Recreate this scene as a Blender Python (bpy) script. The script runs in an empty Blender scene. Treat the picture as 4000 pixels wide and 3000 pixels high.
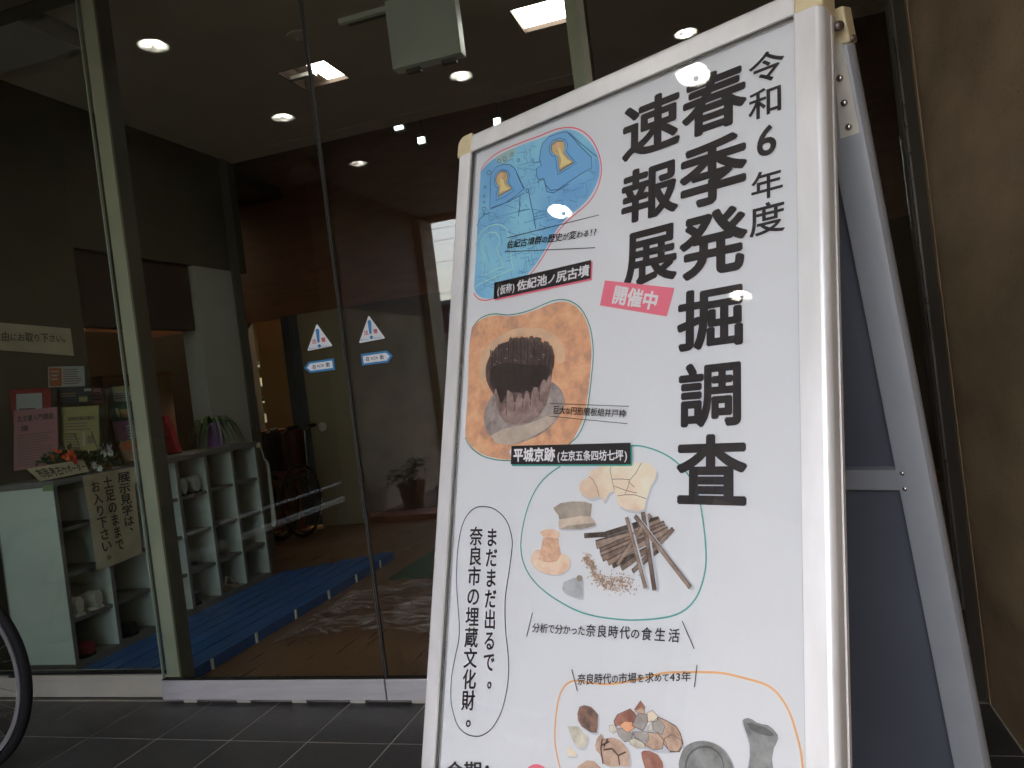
import bpy, bmesh, math, random
from mathutils import Vector as V, Matrix
random.seed(7)
sc = bpy.context.scene
C = sc.collection

# ------------------------------------------------------------------ camera, world, sun, exposure
YAW, PITCH, ROLL, FPX, HC = 0.29220957, -0.00907438, -0.12374973, 3024.4, 1.1
_w = V((-math.sin(YAW)*math.cos(PITCH), math.cos(YAW)*math.cos(PITCH), math.sin(PITCH)))
_r0 = V((math.cos(YAW), math.sin(YAW), 0)); _u0 = _r0.cross(_w)
_r = _r0*math.cos(ROLL) + _u0*math.sin(ROLL); _u = -_r0*math.sin(ROLL) + _u0*math.cos(ROLL)
cam = bpy.data.cameras.new('camera'); cam.sensor_width = 36; cam.lens = FPX/4000*36
cam.clip_start = 0.02; cam.clip_end = 400
co = bpy.data.objects.new('camera', cam); C.objects.link(co)
m = Matrix((_r, _u, -_w)).transposed().to_4x4(); m.translation = V((0, 0, HC)); co.matrix_world = m
sc.camera = co
w = bpy.data.worlds.new('World'); sc.world = w; w.use_nodes = True
nt = w.node_tree; bg = nt.nodes['Background']
sky = nt.nodes.new('ShaderNodeTexSky'); sky.sky_type = 'NISHITA'; sky.sun_disc = False
SUN_EL, SUN_AZ = math.radians(52), math.radians(205)     # azimuth from +Y, clockwise
sky.sun_elevation = SUN_EL; sky.sun_rotation = SUN_AZ; sky.dust_density = 4.0; sky.air_density = 1.0; sky.ozone_density = 1.0
nt.links.new(sky.outputs[0], bg.inputs[0]); bg.inputs[1].default_value = 0.15
sl = bpy.data.lights.new('sun', 'SUN'); sl.energy = 1.0; sl.angle = math.radians(14); sl.color = (1, .97, .92)
so = bpy.data.objects.new('sun', sl); C.objects.link(so)
sdir = V((math.sin(SUN_AZ)*math.cos(SUN_EL), math.cos(SUN_AZ)*math.cos(SUN_EL), math.sin(SUN_EL)))
so.rotation_euler = sdir.to_track_quat('Z', 'Y').to_euler(); so.location = sdir*30
sc.view_settings.view_transform = 'Standard'; sc.view_settings.look = 'None'
sc.view_settings.exposure = 3.05; sc.view_settings.gamma = 1; sc.view_settings.use_curve_mapping = False
sc.render.engine = 'CYCLES'
sc.cycles.use_denoising = True; sc.cycles.max_bounces = 14; sc.cycles.transparent_max_bounces = 24
sc.cycles.diffuse_bounces = 6; sc.cycles.glossy_bounces = 6; sc.cycles.sample_clamp_indirect = 8

# ------------------------------------------------------------------ rays of the photograph onto real planes
def ray(x, y): return _r*((x-2000)/FPX) - _u*((y-1500)/FPX) + _w
CAM = V((0, 0, HC))
def onz(x, y, Z): d = ray(x, y); return CAM + d*((Z-HC)/d.z)
def ony(x, y, Y): d = ray(x, y); return CAM + d*(Y/d.y)
def onx(x, y, X): d = ray(x, y); return CAM + d*(X/d.x)
def zm(x0, y0, s): return lambda p: (x0+p[0]/s, y0+p[1]/s)

# ------------------------------------------------------------------ materials
def lin(c): c /= 255.0; return c/12.92 if c <= .04045 else ((c+.055)/1.055)**2.4
def rgb(r, g, b, k=1.0): return (min(.9, lin(r)*k), min(.9, lin(g)*k), min(.9, lin(b)*k))
def prn(r, g, b): return rgb(r, g, b, 1.28)                    # ink on the white poster, read off the photo
MATS = {}
def mat(name, col, rough=.6, metal=0, spec=.5, var=0, vscale=8, bump=0, bscale=40, emit=None, es=1, stretch=None, col2=None, coat=0, detail=4, rvar=0):
    if name in MATS: return MATS[name]
    m = bpy.data.materials.new(name); m.use_nodes = True; n = m.node_tree; b = n.nodes['Principled BSDF']
    b.inputs['Base Color'].default_value = (*col, 1); b.inputs['Roughness'].default_value = rough
    b.inputs['Metallic'].default_value = metal; b.inputs['Specular IOR Level'].default_value = spec
    if coat: b.inputs['Coat Weight'].default_value = coat; b.inputs['Coat Roughness'].default_value = .05
    if emit: b.inputs['Emission Color'].default_value = (*emit, 1); b.inputs['Emission Strength'].default_value = es
    if var or bump or rvar:
        tc = n.nodes.new('ShaderNodeTexCoord'); mp = n.nodes.new('ShaderNodeMapping')
        if stretch: mp.inputs['Scale'].default_value = stretch
        n.links.new(tc.outputs['Object'], mp.inputs[0])
    if var or rvar:
        no = n.nodes.new('ShaderNodeTexNoise'); no.inputs['Scale'].default_value = vscale; no.inputs['Detail'].default_value = detail+3
        no.inputs['Roughness'].default_value = .62
        n.links.new(mp.outputs[0], no.inputs[0])
    if var:
        r = n.nodes.new('ShaderNodeValToRGB')
        c2 = col2 or tuple(c*(1-var) for c in col)
        r.color_ramp.elements[0].color = (*c2, 1); r.color_ramp.elements[0].position = .3
        r.color_ramp.elements[1].color = (*(min(.95, c*(1+var*.6)) for c in col), 1); r.color_ramp.elements[1].position = .68
        n.links.new(no.outputs[0], r.inputs[0]); n.links.new(r.outputs[0], b.inputs['Base Color'])
    if rvar:
        mr = n.nodes.new('ShaderNodeMapRange'); mr.inputs[3].default_value = max(.02, rough-rvar); mr.inputs[4].default_value = min(1, rough+rvar)
        mr.inputs[1].default_value = .3; mr.inputs[2].default_value = .7
        n.links.new(no.outputs[0], mr.inputs[0]); n.links.new(mr.outputs[0], b.inputs['Roughness'])
    if bump:
        n2 = n.nodes.new('ShaderNodeTexNoise'); n2.inputs['Scale'].default_value = bscale; n2.inputs['Detail'].default_value = detail
        n.links.new(mp.outputs[0], n2.inputs[0])
        bp = n.nodes.new('ShaderNodeBump'); bp.inputs['Strength'].default_value = bump; bp.inputs['Distance'].default_value = .01
        n.links.new(n2.outputs[0], bp.inputs['Height']); n.links.new(bp.outputs[0], b.inputs['Normal'])
    MATS[name] = m; return m
def glass(name, tint, ior=1.5, rough=0.0):
    m = bpy.data.materials.new(name); m.use_nodes = True; n = m.node_tree; n.nodes.clear()
    out = n.nodes.new('ShaderNodeOutputMaterial'); mix = n.nodes.new('ShaderNodeMixShader')
    tr = n.nodes.new('ShaderNodeBsdfTransparent'); tr.inputs[0].default_value = (*tint, 1)
    gl = n.nodes.new('ShaderNodeBsdfGlossy'); gl.inputs['Roughness'].default_value = rough
    ge = n.nodes.new('ShaderNodeNewGeometry'); fr = n.nodes.new('ShaderNodeFresnel')
    mr = n.nodes.new('ShaderNodeMapRange'); mr.inputs[3].default_value = ior; mr.inputs[4].default_value = 1/ior
    n.links.new(ge.outputs['Backfacing'], mr.inputs[0]); n.links.new(mr.outputs[0], fr.inputs[0])
    n.links.new(fr.outputs[0], mix.inputs[0]); n.links.new(tr.outputs[0], mix.inputs[1]); n.links.new(gl.outputs[0], mix.inputs[2])
    n.links.new(mix.outputs[0], out.inputs[0]); MATS[name] = m; return m
def stucco(name, col, dark):
    m = bpy.data.materials.new(name); m.use_nodes = True; n = m.node_tree; b = n.nodes['Principled BSDF']
    b.inputs['Roughness'].default_value = .92; b.inputs['Specular IOR Level'].default_value = .2
    tc = n.nodes.new('ShaderNodeTexCoord'); mp = n.nodes.new('ShaderNodeMapping'); mp.inputs['Scale'].default_value = (1, 1, 2.2)
    n.links.new(tc.outputs['Object'], mp.inputs[0])
    big = n.nodes.new('ShaderNodeTexNoise'); big.inputs['Scale'].default_value = 2.2; big.inputs['Detail'].default_value = 6
    n.links.new(mp.outputs[0], big.inputs[0])
    r = n.nodes.new('ShaderNodeValToRGB'); r.color_ramp.elements[0].position = .3; r.color_ramp.elements[1].position = .7
    r.color_ramp.elements[0].color = (*(c*.68 for c in col), 1); r.color_ramp.elements[1].color = (*(c*1.22 for c in col), 1)
    n.links.new(big.outputs[0], r.inputs[0])
    pit = n.nodes.new('ShaderNodeTexNoise'); pit.inputs['Scale'].default_value = 70; pit.inputs['Detail'].default_value = 5; pit.inputs['Roughness'].default_value = .7
    n.links.new(mp.outputs[0], pit.inputs[0])
    pm = n.nodes.new('ShaderNodeMapRange'); pm.inputs[1].default_value = .60; pm.inputs[2].default_value = .76
    n.links.new(pit.outputs[0], pm.inputs[0])
    mx = n.nodes.new('ShaderNodeMix'); mx.data_type = 'RGBA'
    n.links.new(pm.outputs[0], mx.inputs[0]); n.links.new(r.outputs[0], mx.inputs[6]); mx.inputs[7].default_value = (*dark, 1)
    n.links.new(mx.outputs[2], b.inputs['Base Color'])
    fine = n.nodes.new('ShaderNodeTexNoise'); fine.inputs['Scale'].default_value = 120; fine.inputs['Detail'].default_value = 4
    n.links.new(mp.outputs[0], fine.inputs[0])
    ad = n.nodes.new('ShaderNodeMath'); ad.operation = 'MULTIPLY_ADD'; ad.inputs[1].default_value = -1.2
    n.links.new(pm.outputs[0], ad.inputs[0]); n.links.new(fine.outputs[0], ad.inputs[2])
    bp = n.nodes.new('ShaderNodeBump'); bp.inputs['Strength'].default_value = .55; bp.inputs['Distance'].default_value = .008
    n.links.new(ad.outputs[0], bp.inputs['Height']); n.links.new(bp.outputs[0], b.inputs['Normal'])
    MATS[name] = m; return m
def emis(name, col, s):
    m = bpy.data.materials.new(name); m.use_nodes = True; n = m.node_tree; n.nodes.clear()
    o = n.nodes.new('ShaderNodeOutputMaterial'); e = n.nodes.new('ShaderNodeEmission')
    e.inputs[0].default_value = (*col, 1); e.inputs[1].default_value = s; n.links.new(e.outputs[0], o.inputs[0]); MATS[name] = m; return m

# ------------------------------------------------------------------ mesh helpers
class MB:
    def __init__(s): s.v = []; s.f = []
    def add(s, vs, fs):
        k = len(s.v); s.v += [V(p) for p in vs]; s.f += [tuple(i+k for i in f) for f in fs]; return s
    def box(s, a, b):
        (x0, y0, z0), (x1, y1, z1) = a, b
        return s.add([(x0,y0,z0),(x1,y0,z0),(x1,y1,z0),(x0,y1,z0),(x0,y0,z1),(x1,y0,z1),(x1,y1,z1),(x0,y1,z1)],
                     [(0,3,2,1),(4,5,6,7),(0,1,5,4),(1,2,6,5),(2,3,7,6),(3,0,4,7)])
    def obox(s, o, ex, ey, ez):       # oriented box: corner and three edge vectors
        o, ex, ey, ez = V(o), V(ex), V(ey), V(ez)
        p = [o, o+ex, o+ex+ey, o+ey]; p += [q+ez for q in p]
        fs = [(0,3,2,1),(4,5,6,7),(0,1,5,4),(1,2,6,5),(2,3,7,6),(3,0,4,7)]
        if ex.cross(ey).dot(ez) < 0: fs = [tuple(reversed(f)) for f in fs]
        return s.add(p, fs)
    def tube(s, pts, r, n=8, cap=True):
        pts = [V(p) for p in pts]; R = r if isinstance(r, (list, tuple)) else [r]*len(pts); vs = []
        up = None
        for i, p in enumerate(pts):
            t = (pts[min(i+1, len(pts)-1)] - pts[max(i-1, 0)]).normalized()
            if up is None: up = t.orthogonal().normalized()
            else:
                up = (up - t*up.dot(t)); up = up.normalized() if up.length > 1e-6 else t.orthogonal().normalized()
            bi = t.cross(up)
            vs += [p + (up*math.cos(2*math.pi*k/n) + bi*math.sin(2*math.pi*k/n))*R[i] for k in range(n)]
        fs = [(i*n+k, i*n+(k+1) % n, (i+1)*n+(k+1) % n, (i+1)*n+k) for i in range(len(pts)-1) for k in range(n)]
        if cap: fs += [tuple(range(n))[::-1], tuple((len(pts)-1)*n+k for k in range(n))]
        return s.add(vs, fs)
    def lathe(s, prof, o=(0,0,0), n=24, ax=None, ex=None):   # prof: (radius, height)
        o = V(o); ax = V(ax or (0,0,1)).normalized(); ex = V(ex).normalized() if ex else ax.orthogonal().normalized(); ey = ax.cross(ex)
        vs = [o + ax*h + (ex*math.cos(2*math.pi*k/n) + ey*math.sin(2*math.pi*k/n))*r for r, h in prof for k in range(n)]
        return s.add(vs, [(i*n+k, i*n+(k+1) % n, (i+1)*n+(k+1) % n, (i+1)*n+k) for i in range(len(prof)-1) for k in range(n)])
    def sweep(s, prof, p0, p1, A, N):
        p0, p1 = V(p0), V(p1); n = len(prof)
        vs = [p + A*a + N*b for p in (p0, p1) for a, b in prof]
        fs = [(i, (i+1) % n, n+(i+1) % n, n+i) for i in range(n)] + [tuple(range(n))[::-1], tuple(range(n, 2*n))]
        return s.add(vs, fs)
    def poly(s, pts): k = len(s.v); s.v += [V(p) for p in pts]; s.f.append(tuple(range(k, len(s.v)))); return s
    def ribbon(s, pts, wd, N, closed=False):
        pts = [V(p) for p in pts]; n = len(pts); vs = []
        for i in range(n):
            a = pts[(i-1) % n] if closed or i > 0 else pts[i]; b = pts[(i+1) % n] if closed or i < n-1 else pts[i]
            t = (b-a).normalized(); q = N.cross(t).normalized()*(wd/2); vs += [pts[i]-q, pts[i]+q]
        return s.add(vs, [(2*i, 2*((i+1) % n), 2*((i+1) % n)+1, 2*i+1) for i in range(n if closed else n-1)])
def obj(name, mb, m, parent=None, smooth=False, bevel=0, fix=True):
    off = V(parent.location) if parent else V((0, 0, 0))
    me = bpy.data.meshes.new(name); me.from_pydata([tuple(p-off) for p in mb.v], [], mb.f)
    if fix:
        bm = bmesh.new(); bm.from_mesh(me); bmesh.ops.recalc_face_normals(bm, faces=bm.faces); bm.to_mesh(me); bm.free()
    me.materials.append(MATS[m] if isinstance(m, str) else m)
    if smooth:
        for p in me.polygons: p.use_smooth = True
        try: me.set_sharp_from_angle(angle=math.radians(40))
        except Exception: pass
    o = bpy.data.objects.new(name, me); C.objects.link(o)
    if parent:
        o.parent = parent
    if bevel:
        b = o.modifiers.new('bevel', 'BEVEL'); b.width = bevel; b.segments = 2; b.limit_method = 'ANGLE'
    return o
def tag(o, label=None, cat=None, group=None, kind=None):
    if label: o['label'] = label
    if cat: o['category'] = cat
    if group: o['group'] = group
    if kind: o['kind'] = kind
    return o
def thing(name, label, cat, loc, group=None):
    e = bpy.data.objects.new(name, None); C.objects.link(e); e.location = loc; e.empty_display_size = .1
    e.matrix_world = Matrix.Translation(V(loc)); return tag(e, label, cat, group)
def sub(name, mb, m, part, **k):       # a sub-part below a part
    off = V(part.parent.location) if part.parent else V((0, 0, 0))
    o = obj(name, mb, m, None, **k)
    o.data.transform(Matrix.Translation(-off)); o.parent = part; return o
def struct(name, mb, m, **k): return tag(obj(name, mb, m, None, **k), kind='structure')
def smoothpath(pts, closed=True, k=5):
    pts = [V(p) for p in pts]; n = len(pts); out = []
    rng = range(n) if closed else range(n-1)
    for i in rng:
        p0 = pts[(i-1) % n] if closed or i else pts[0]; p1 = pts[i]; p2 = pts[(i+1) % n]; p3 = pts[(i+2) % n] if closed or i+2 < n else pts[-1]
        for j in range(k):
            t = j/k; out.append(.5*((2*p1)+(p2-p0)*t+(2*p0-5*p1+4*p2-p3)*t*t+(3*p1-p0-3*p2+p3)*t**3))
    if not closed: out.append(pts[-1])
    return out

# ------------------------------------------------------------------ lettering (built-in font, turned into flat meshes)
GL = {}
def glyph(ch, bold):
    """flat mesh of one character; weight is added by laying slightly shifted copies (third value: layer) over it"""
    key = (ch, bold)
    if key not in GL:
        c = bpy.data.curves.new('t', 'FONT'); c.body = ch; c.size = 1; c.resolution_u = 4
        o = bpy.data.objects.new('t', c); C.objects.link(o); dg = bpy.context.evaluated_depsgraph_get()
        e = o.evaluated_get(dg); me = e.to_mesh()
        v0 = [(v.co.x, v.co.y) for v in me.vertices]; f0 = [tuple(p.vertices) for p in me.polygons]
        e.to_mesh_clear(); bpy.data.objects.remove(o); bpy.data.curves.remove(c)
        n_ = 0 if bold < .003 else (4 if bold < .012 else 8); sh = [(0, 0)]+[(bold*math.cos((k+.5)*2*math.pi/n_), bold*math.sin((k+.5)*2*math.pi/n_)) for k in range(n_)]
        vs, fs = [], []
        for L, (dx, dy) in enumerate(sh):
            k = len(vs); vs += [(x+dx, y+dy, L) for x, y in v0]; fs += [tuple(i+k for i in f) for f in f0]
        GL[key] = (vs, fs)
    return GL[key]
def lerp4(q, s, t, L=0):      # q: TL TR BR BL, s right, t up; L: layer, lifts the point a little off the sheet
    TL, TR, BR, BL = q; p = (BL*(1-s)+BR*s)*(1-t) + (TL*(1-s)+TR*s)*t
    if L:
        n_ = (TR-TL).cross(TL-BL).normalized(); p = p + n_*(L*.000025*(1 if n_.dot(CAM-p) > 0 else -1))
    return p
def text_h(mb, s, q, bold=.0, wts=None):
    wts = wts or [(.55 if c in '0123456789!?()' else (.85 if '\u3040' <= c <= '\u30ff' else 1)) for c in s]; tot = sum(wts); x = 0
    for c, wd in zip(s, wts):
        vs, fs = glyph(c, bold)
        if vs:
            if c in '0123456789!?()':
                xs = [p[0] for p in vs]; a, b = min(xs), max(xs); mid = (a+b)/2; f = lambda p: wd/2+(p[0]-mid)*1.05
            else: f = lambda p: .5*wd+(p[0]-.5)*min(wd*1.02, 1)
            kk = 1 if wd > .9 or c in '0123456789!?()' else .82
            mb.add([lerp4(q, (x+f(p))/tot, .5+(p[1]+.12-.5)*kk-(1-kk)*.25, p[2]) for p in vs], fs)
        x += wd
    return mb
def text_v(mb, s, q, bold=.0):
    n = len(s)
    for i, c in enumerate(s):
        vs, fs = glyph(c, bold); dx, dy = (.38, .2) if c == '。' else ((.5, .5) if c == '、' else (0, 0))
        mb.add([lerp4(q, p[0]+dx, 1-(i+1)/n+(p[1]+.12+dy)/n, p[2]) for p in vs], fs)
    return mb
def char_ink(mb, c, q, bold):    # stretch one character's ink to fill the quad
    vs, fs = glyph(c, bold); xs = [p[0] for p in vs]; ys = [p[1] for p in vs]; a, b, e, d = min(xs), max(xs), min(ys), max(ys)
    return mb.add([lerp4(q, (p[0]-a)/(b-a), (p[1]-e)/(d-e), p[2]) for p in vs], fs)

# ------------------------------------------------------------------ materials used
mat('tile', (.047,.045,.044), .42, var=.4, vscale=3.5, bump=.18, bscale=150, rvar=.16)
mat('grout', (.42,.40,.35), .9, var=.35, vscale=9)
stucco('stucco', (.36,.26,.16), (.10,.065,.035))
stucco('stucco_pale', (.74,.61,.43), (.42,.33,.21))
mat('canopy', (.36,.32,.25), .8, var=.1, vscale=3)
mat('ceiling_in', (.55,.48,.38), .85, var=.08, vscale=3)
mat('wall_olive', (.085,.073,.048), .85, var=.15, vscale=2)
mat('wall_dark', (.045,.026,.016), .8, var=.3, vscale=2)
mat('wood_red', (.14,.042,.018), .5, var=.4, vscale=3, stretch=(1,1,6))
mat('wood_floor', (.20,.10,.045), .32, spec=.5, var=.12, vscale=5, stretch=(5,.35,1), rvar=.08)
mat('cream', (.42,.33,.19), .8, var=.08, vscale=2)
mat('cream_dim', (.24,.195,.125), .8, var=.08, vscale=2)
mat('pillar', (.42,.41,.36), .8, var=.08, vscale=4)
mat('frame_green', (.42,.42,.32), .42, spec=.4, var=.08, vscale=6)
mat('frame_dark', (.13,.12,.095), .4, spec=.4, var=.15, vscale=5)
mat('steel', (.5,.5,.48), .28, metal=1, rvar=.08, vscale=6)
mat('steel_dark', (.16,.155,.14), .3, metal=1, rvar=.1, vscale=6)
mat('rail_alu', (.50,.475,.475), .45, metal=.25, var=.14, vscale=5, stretch=(1,1,8))
mat('sill_beige', (.44,.41,.34), .55, metal=.1, var=.12, vscale=4)
mat('rubber', (.010,.010,.011), .8, spec=.25)
mat('white_lam', (.64,.68,.62), .5, var=.06, vscale=3)
mat('edge_grey', (.17,.16,.15), .6, var=.2, vscale=12)
mat('inside_grey', (.27,.29,.28), .6)
mat('plastic_blue', (.035,.11,.32), .42, var=.2, vscale=3)
mat('clip_white', (.75,.74,.66), .5)
mat('mat_green', (.02,.06,.022), .95, var=.4, vscale=60, bump=.5, bscale=300)
glass('glass_door', (.90,.93,.90)); glass('glass_fixed', (.90,.94,.91)); glass('acrylic', (.985,.985,.985), 1.45)
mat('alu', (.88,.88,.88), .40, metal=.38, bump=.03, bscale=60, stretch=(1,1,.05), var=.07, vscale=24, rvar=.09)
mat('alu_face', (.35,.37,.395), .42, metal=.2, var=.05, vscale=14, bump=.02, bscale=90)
mat('cap_yellow', (.66,.56,.34), .5, var=.08, vscale=30)
mat('poster', (.775,.80,.815), .55, var=.012, vscale=2)
mat('ink', (.022,.018,.02), .5)
mat('back_panel', (.115,.125,.15), .45, var=.18, vscale=2.5, rvar=.12)
mat('plate', (.74,.71,.62), .45, metal=.3, var=.1, vscale=30)
mat('rivet', (.55,.52,.5), .16, metal=1); mat('screw_rust', (.16,.12,.11), .4, metal=.8, var=.3, vscale=200)

# ------------------------------------------------------------------ ground, paving, canopy, walls outside
D = 2.475                                     # plane of the entrance glass
asph = MB().add([(-120,-120,-.12),(120,-120,-.12),(120,-3.6,-.12),(-120,-3.6,-.12)], [(0,1,2,3)])
mat('asphalt', (.05,.05,.052), .85, var=.3, vscale=3); struct('road', asph, 'asphalt')
mat('paving', (.06,.058,.056), .6, var=.25, vscale=6)
fl = struct('entrance_floor', MB().box((-4.6,-3.6,-.12), (.56,2.49,-.0015)), 'grout')
tm = None
g = .0027
for i in range(-12, 6):
    for j in range(-8, 1):
        x0 = -1.198+.3*i; x1 = x0+.3; y1 = 2.477+.3*j; y0 = y1-.3
        if x0 > .55 or x0 < -4.3: continue
        x1c = min(x1, .558)
        q = MB().box((0, 0, -.0012), (x1c-x0-2*g, .3-2*g, .0005))
        o = None
        if tm is None and x1c == x1:
            o = obj('tile', q, 'tile', fl, bevel=.0012); tm = o.data
        elif x1c == x1:
            o = bpy.data.objects.new('tile', tm); C.objects.link(o); o.parent = fl
            b = o.modifiers.new('bevel', 'BEVEL'); b.width = .0012; b.segments = 1; b.limit_method = 'ANGLE'
        else: o = obj('tile', q, 'tile', fl, bevel=.0012)
        o.location = (x0+g, y0+g, random.uniform(-.0002, .0004))
struct('forecourt', MB().box((-4.6,-3.59,-.003), (.56,-.235,0)), 'paving')
platform = struct('wall_kerb', MB().box((-3.2,-2.9,.0005), (-2.45,-1.02,.05)), mat('kerb_pink', (.26,.18,.16), .8, var=.2, vscale=12))

struct('canopy_ceiling', MB().box((-4.6,-2.94,2.95), (.9,2.40,3.25)), 'canopy')
struct('canopy_beam', MB().box((-4.6,-3.1,2.90), (.9,-2.942,3.6)), 'stucco')
wr = tag(obj('rendered_wall', MB().box((.56,-3.1,-.1), (.95,2.60,2.949)), 'stucco'), 'rough brown rendered wall to the right of the poster stand', 'wall')
wl = thing('court_wall', 'beige wall at the left of the forecourt, mirrored in the glass', 'wall', (-3.35,-2,0))
obj('wall_face', MB().box((-3.41,-2.74,-.1), (-3.2,-1.0,2.949)), 'stucco_pale', wl)
obj('return_wall', MB().box((-4.62,-1.25,-.1), (-3.4105,-1.001,2.949)), 'stucco', wl)
obj('pier', MB().box((-3.44,-3.09,-.1), (-3.12,-2.742,2.899)), 'stucco_pale', wl)
obj('upper_band', MB().box((-3.1995,-2.741,1.86), (-3.188,-1.0,2.949)), mat('band_brown', (.28,.21,.15), .7, var=.15, vscale=3), wl)
mat('wall_letter', (.03,.025,.02), .5)
LT = MB()
q = [V((-3.195,-1.05-1.65,2.02)), V((-3.195,-1.05,2.02)), V((-3.195,-1.05,1.86)), V((-3.195,-1.05-1.65,1.86))]
text_h(LT, '埋蔵文化財調査センター', [V((-3.186,-1.03-1.5,2.02)), V((-3.186,-1.03,2.02)), V((-3.186,-1.03,1.875)), V((-3.186,-1.03-1.5,1.875))], .01)
obj('lettering', LT, 'wall_letter', wl, fix=False)
tag(obj('side_wall', MB().box((-4.62,-1.0,-.1), (-4.3,2.6,2.949)), 'stucco'), 'brown side wall of the forecourt beyond the bicycle', 'wall')

# far side of the street, seen only mirrored in the door
mat('far_maroon', (.17,.03,.03), .7); mat('far_white', (.7,.7,.68), .7); mat('far_wall', (.33,.3,.27), .8, var=.1)
fb = thing('shop_building', 'low building across the street with maroon fascia and white shutter', 'building', (-6,-15,0))
obj('wall', MB().box((-13,-19,-.1), (9,-13.2,2.35)), 'far_wall', fb)
obj('fascia', MB().box((-13.1,-13.19,2.36), (9.1,-12.9,3.05)), 'far_maroon', fb)
obj('roof', MB().box((-13.2,-19.2,3.06), (9.2,-12.8,3.16)), 'far_wall', fb)
obj('shutter', MB().box((-7.8,-13.199,-.05), (-5.4,-13.13,2.1)), 'far_white', fb)
for k in range(11): obj('slat', MB().box((-7.8,-13.128,.3+k*.16), (-5.4,-13.10,.36+k*.16)), 'steel_dark', fb)
sd = MB().lathe([(0,0),(.34,0),(.34,.05),(0,.05)], (-6.4,-12.84,2.72), 24, (0,1,0))
obj('round_sign', sd, 'far_white', fb, smooth=True)
for k, (z0, z1) in enumerate(((5.0,5.25),(4.75,5.0),(4.3,4.5),(3.6,3.75),(3.5,3.4),(3.36,3.4))):
    pts = [V((-22+44*t/14, -11.5-.12*k, z0+(z1-z0)*t/14 - .5*math.sin(math.pi*t/14))) for t in range(15)]
    tag(obj('power_line', MB().tube(pts, .006, 5), 'rubber'), ['highest','second highest','third highest','middle','second lowest','lowest'][k]+' power line crossing the strip of sky mirrored in the door', 'cable', 'power lines over the street')

# ------------------------------------------------------------------ entrance front: doors, frames, fixed panes
XG, XL, XR, XS = -1.345, -2.314, -.376, .513      # door gap, leaf edges, fixed-pane end
HT = 2.86
struct('head_beam', MB().box((-4.3,2.402,HT), (.559,2.62,3.3)), 'frame_dark')
def leaf(x0, x1, lab):
    t = thing('sliding_door', lab, 'door', ((x0+x1)/2, D, 0), 'automatic glass door leaves')
    obj('pane', MB().box((x0, D-.004, .092), (x1, D+.006, HT-.03)), 'glass_door', t)
    obj('bottom_rail', MB().box((x0, D-.018, .014), (x1, D+.02, .089)), 'rail_alu', t, bevel=.003)
    obj('gasket', MB().box((x0, D-.012, .0895), (x1, D+.014, .0915)), 'rubber', t)
    obj('top_rail', MB().box((x0, D-.018, HT-.029), (x1, D+.02, HT-.001)), 'frame_dark', t)
    mb = MB()
    for xx in ((x1-.0022, x1) if x1 < XG+.01 else (x0, x0+.0022),): mb.box((xx[0]-.0005, D-.006, .093), (xx[1]+.0005, D+.008, HT-.031))
    obj('edge_strip', mb, mat('strip_dark', (.05,.048,.042), .6), t)
    xe = x0 if x1 < XG+.01 else x1
    obj('glass_edge', MB().box((xe-.0015, D-.005, .093), (xe+.0015, D+.007, HT-.031)), mat('edge_green', (.30,.36,.30), .3), t)
    for k in range(4):
        xx = x0+.12+k*(x1-x0-.24)/3
        obj('guide_block', MB().box((xx-.03, D-.008, .0005), (xx+.03, D+.01, .0135)), 'sill_beige', t)
    return t
l1 = leaf(XL, XG-.002, 'left glass door leaf with blue and white stickers near the centre gap')
l2 = leaf(XG+.002, XR, 'right glass door leaf, partly behind the poster stand')
jf = D+.028
def jamb(x0, x1, lab):
    t = thing('door_jamb', lab, 'door frame', ((x0+x1)/2, jf+.04, 0), 'jambs either side of the glass doors')
    obj('face', MB().box((x0, jf, .0), (x1, jf+.012, 2.949)), 'frame_green', t, bevel=.001)
    obj('side', MB().box((x0+.003, jf+.0125, .0), (x1-.001, jf+.085, 2.949)), 'frame_dark', t)
jamb(-2.322,-2.261,'pale green-grey metal door jamb in front of the shoe shelf')
jamb(-.420,-.358,'pale green-grey metal door jamb rising behind the top of the poster stand')
def fixed(x0, x1, lab):
    t = thing('fixed_window', lab, 'window', ((x0+x1)/2, D+.06, 0))
    obj('pane', MB().box((x0, D+.055, .10), (x1, D+.063, HT)), 'glass_fixed', t)
    obj('sill', MB().box((x0, D+.03, .004), (x1, D+.10, .072)), 'sill_beige', t, bevel=.002)
    obj('sill_cap', MB().box((x0, D+.026, .0725), (x1, D+.10, .094)), 'sill_beige', t, bevel=.002)
    obj('gasket', MB().box((x0, D+.04, .0945), (x1, D+.075, .0995)), 'rubber', t)
fixed(-4.3,-2.323,'fixed glass pane over a beige sill left of the sliding doors')
fixed(-.357, XS,'fixed glass pane between the doors and the brown wall')
t = thing('end_post', 'dark metal post where the glass meets the brown wall', 'post', (.53,D+.05,0))
obj('post', MB().box((XS+.0005, D+.02, 0), (.5595, D+.07, 2.949)), mat('post_dark', (.055,.046,.034), .75, spec=.15, var=.1, vscale=4), t, bevel=.002)
obj('bead', MB().box((XS+.006, D+.008, .1), (XS+.012, D+.0195, 2.9)), 'steel_dark', t)
obj('trim', MB().box((.5565, D-.004, .0), (.5593, D+.0195, 2.949)), 'stucco', t)

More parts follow.
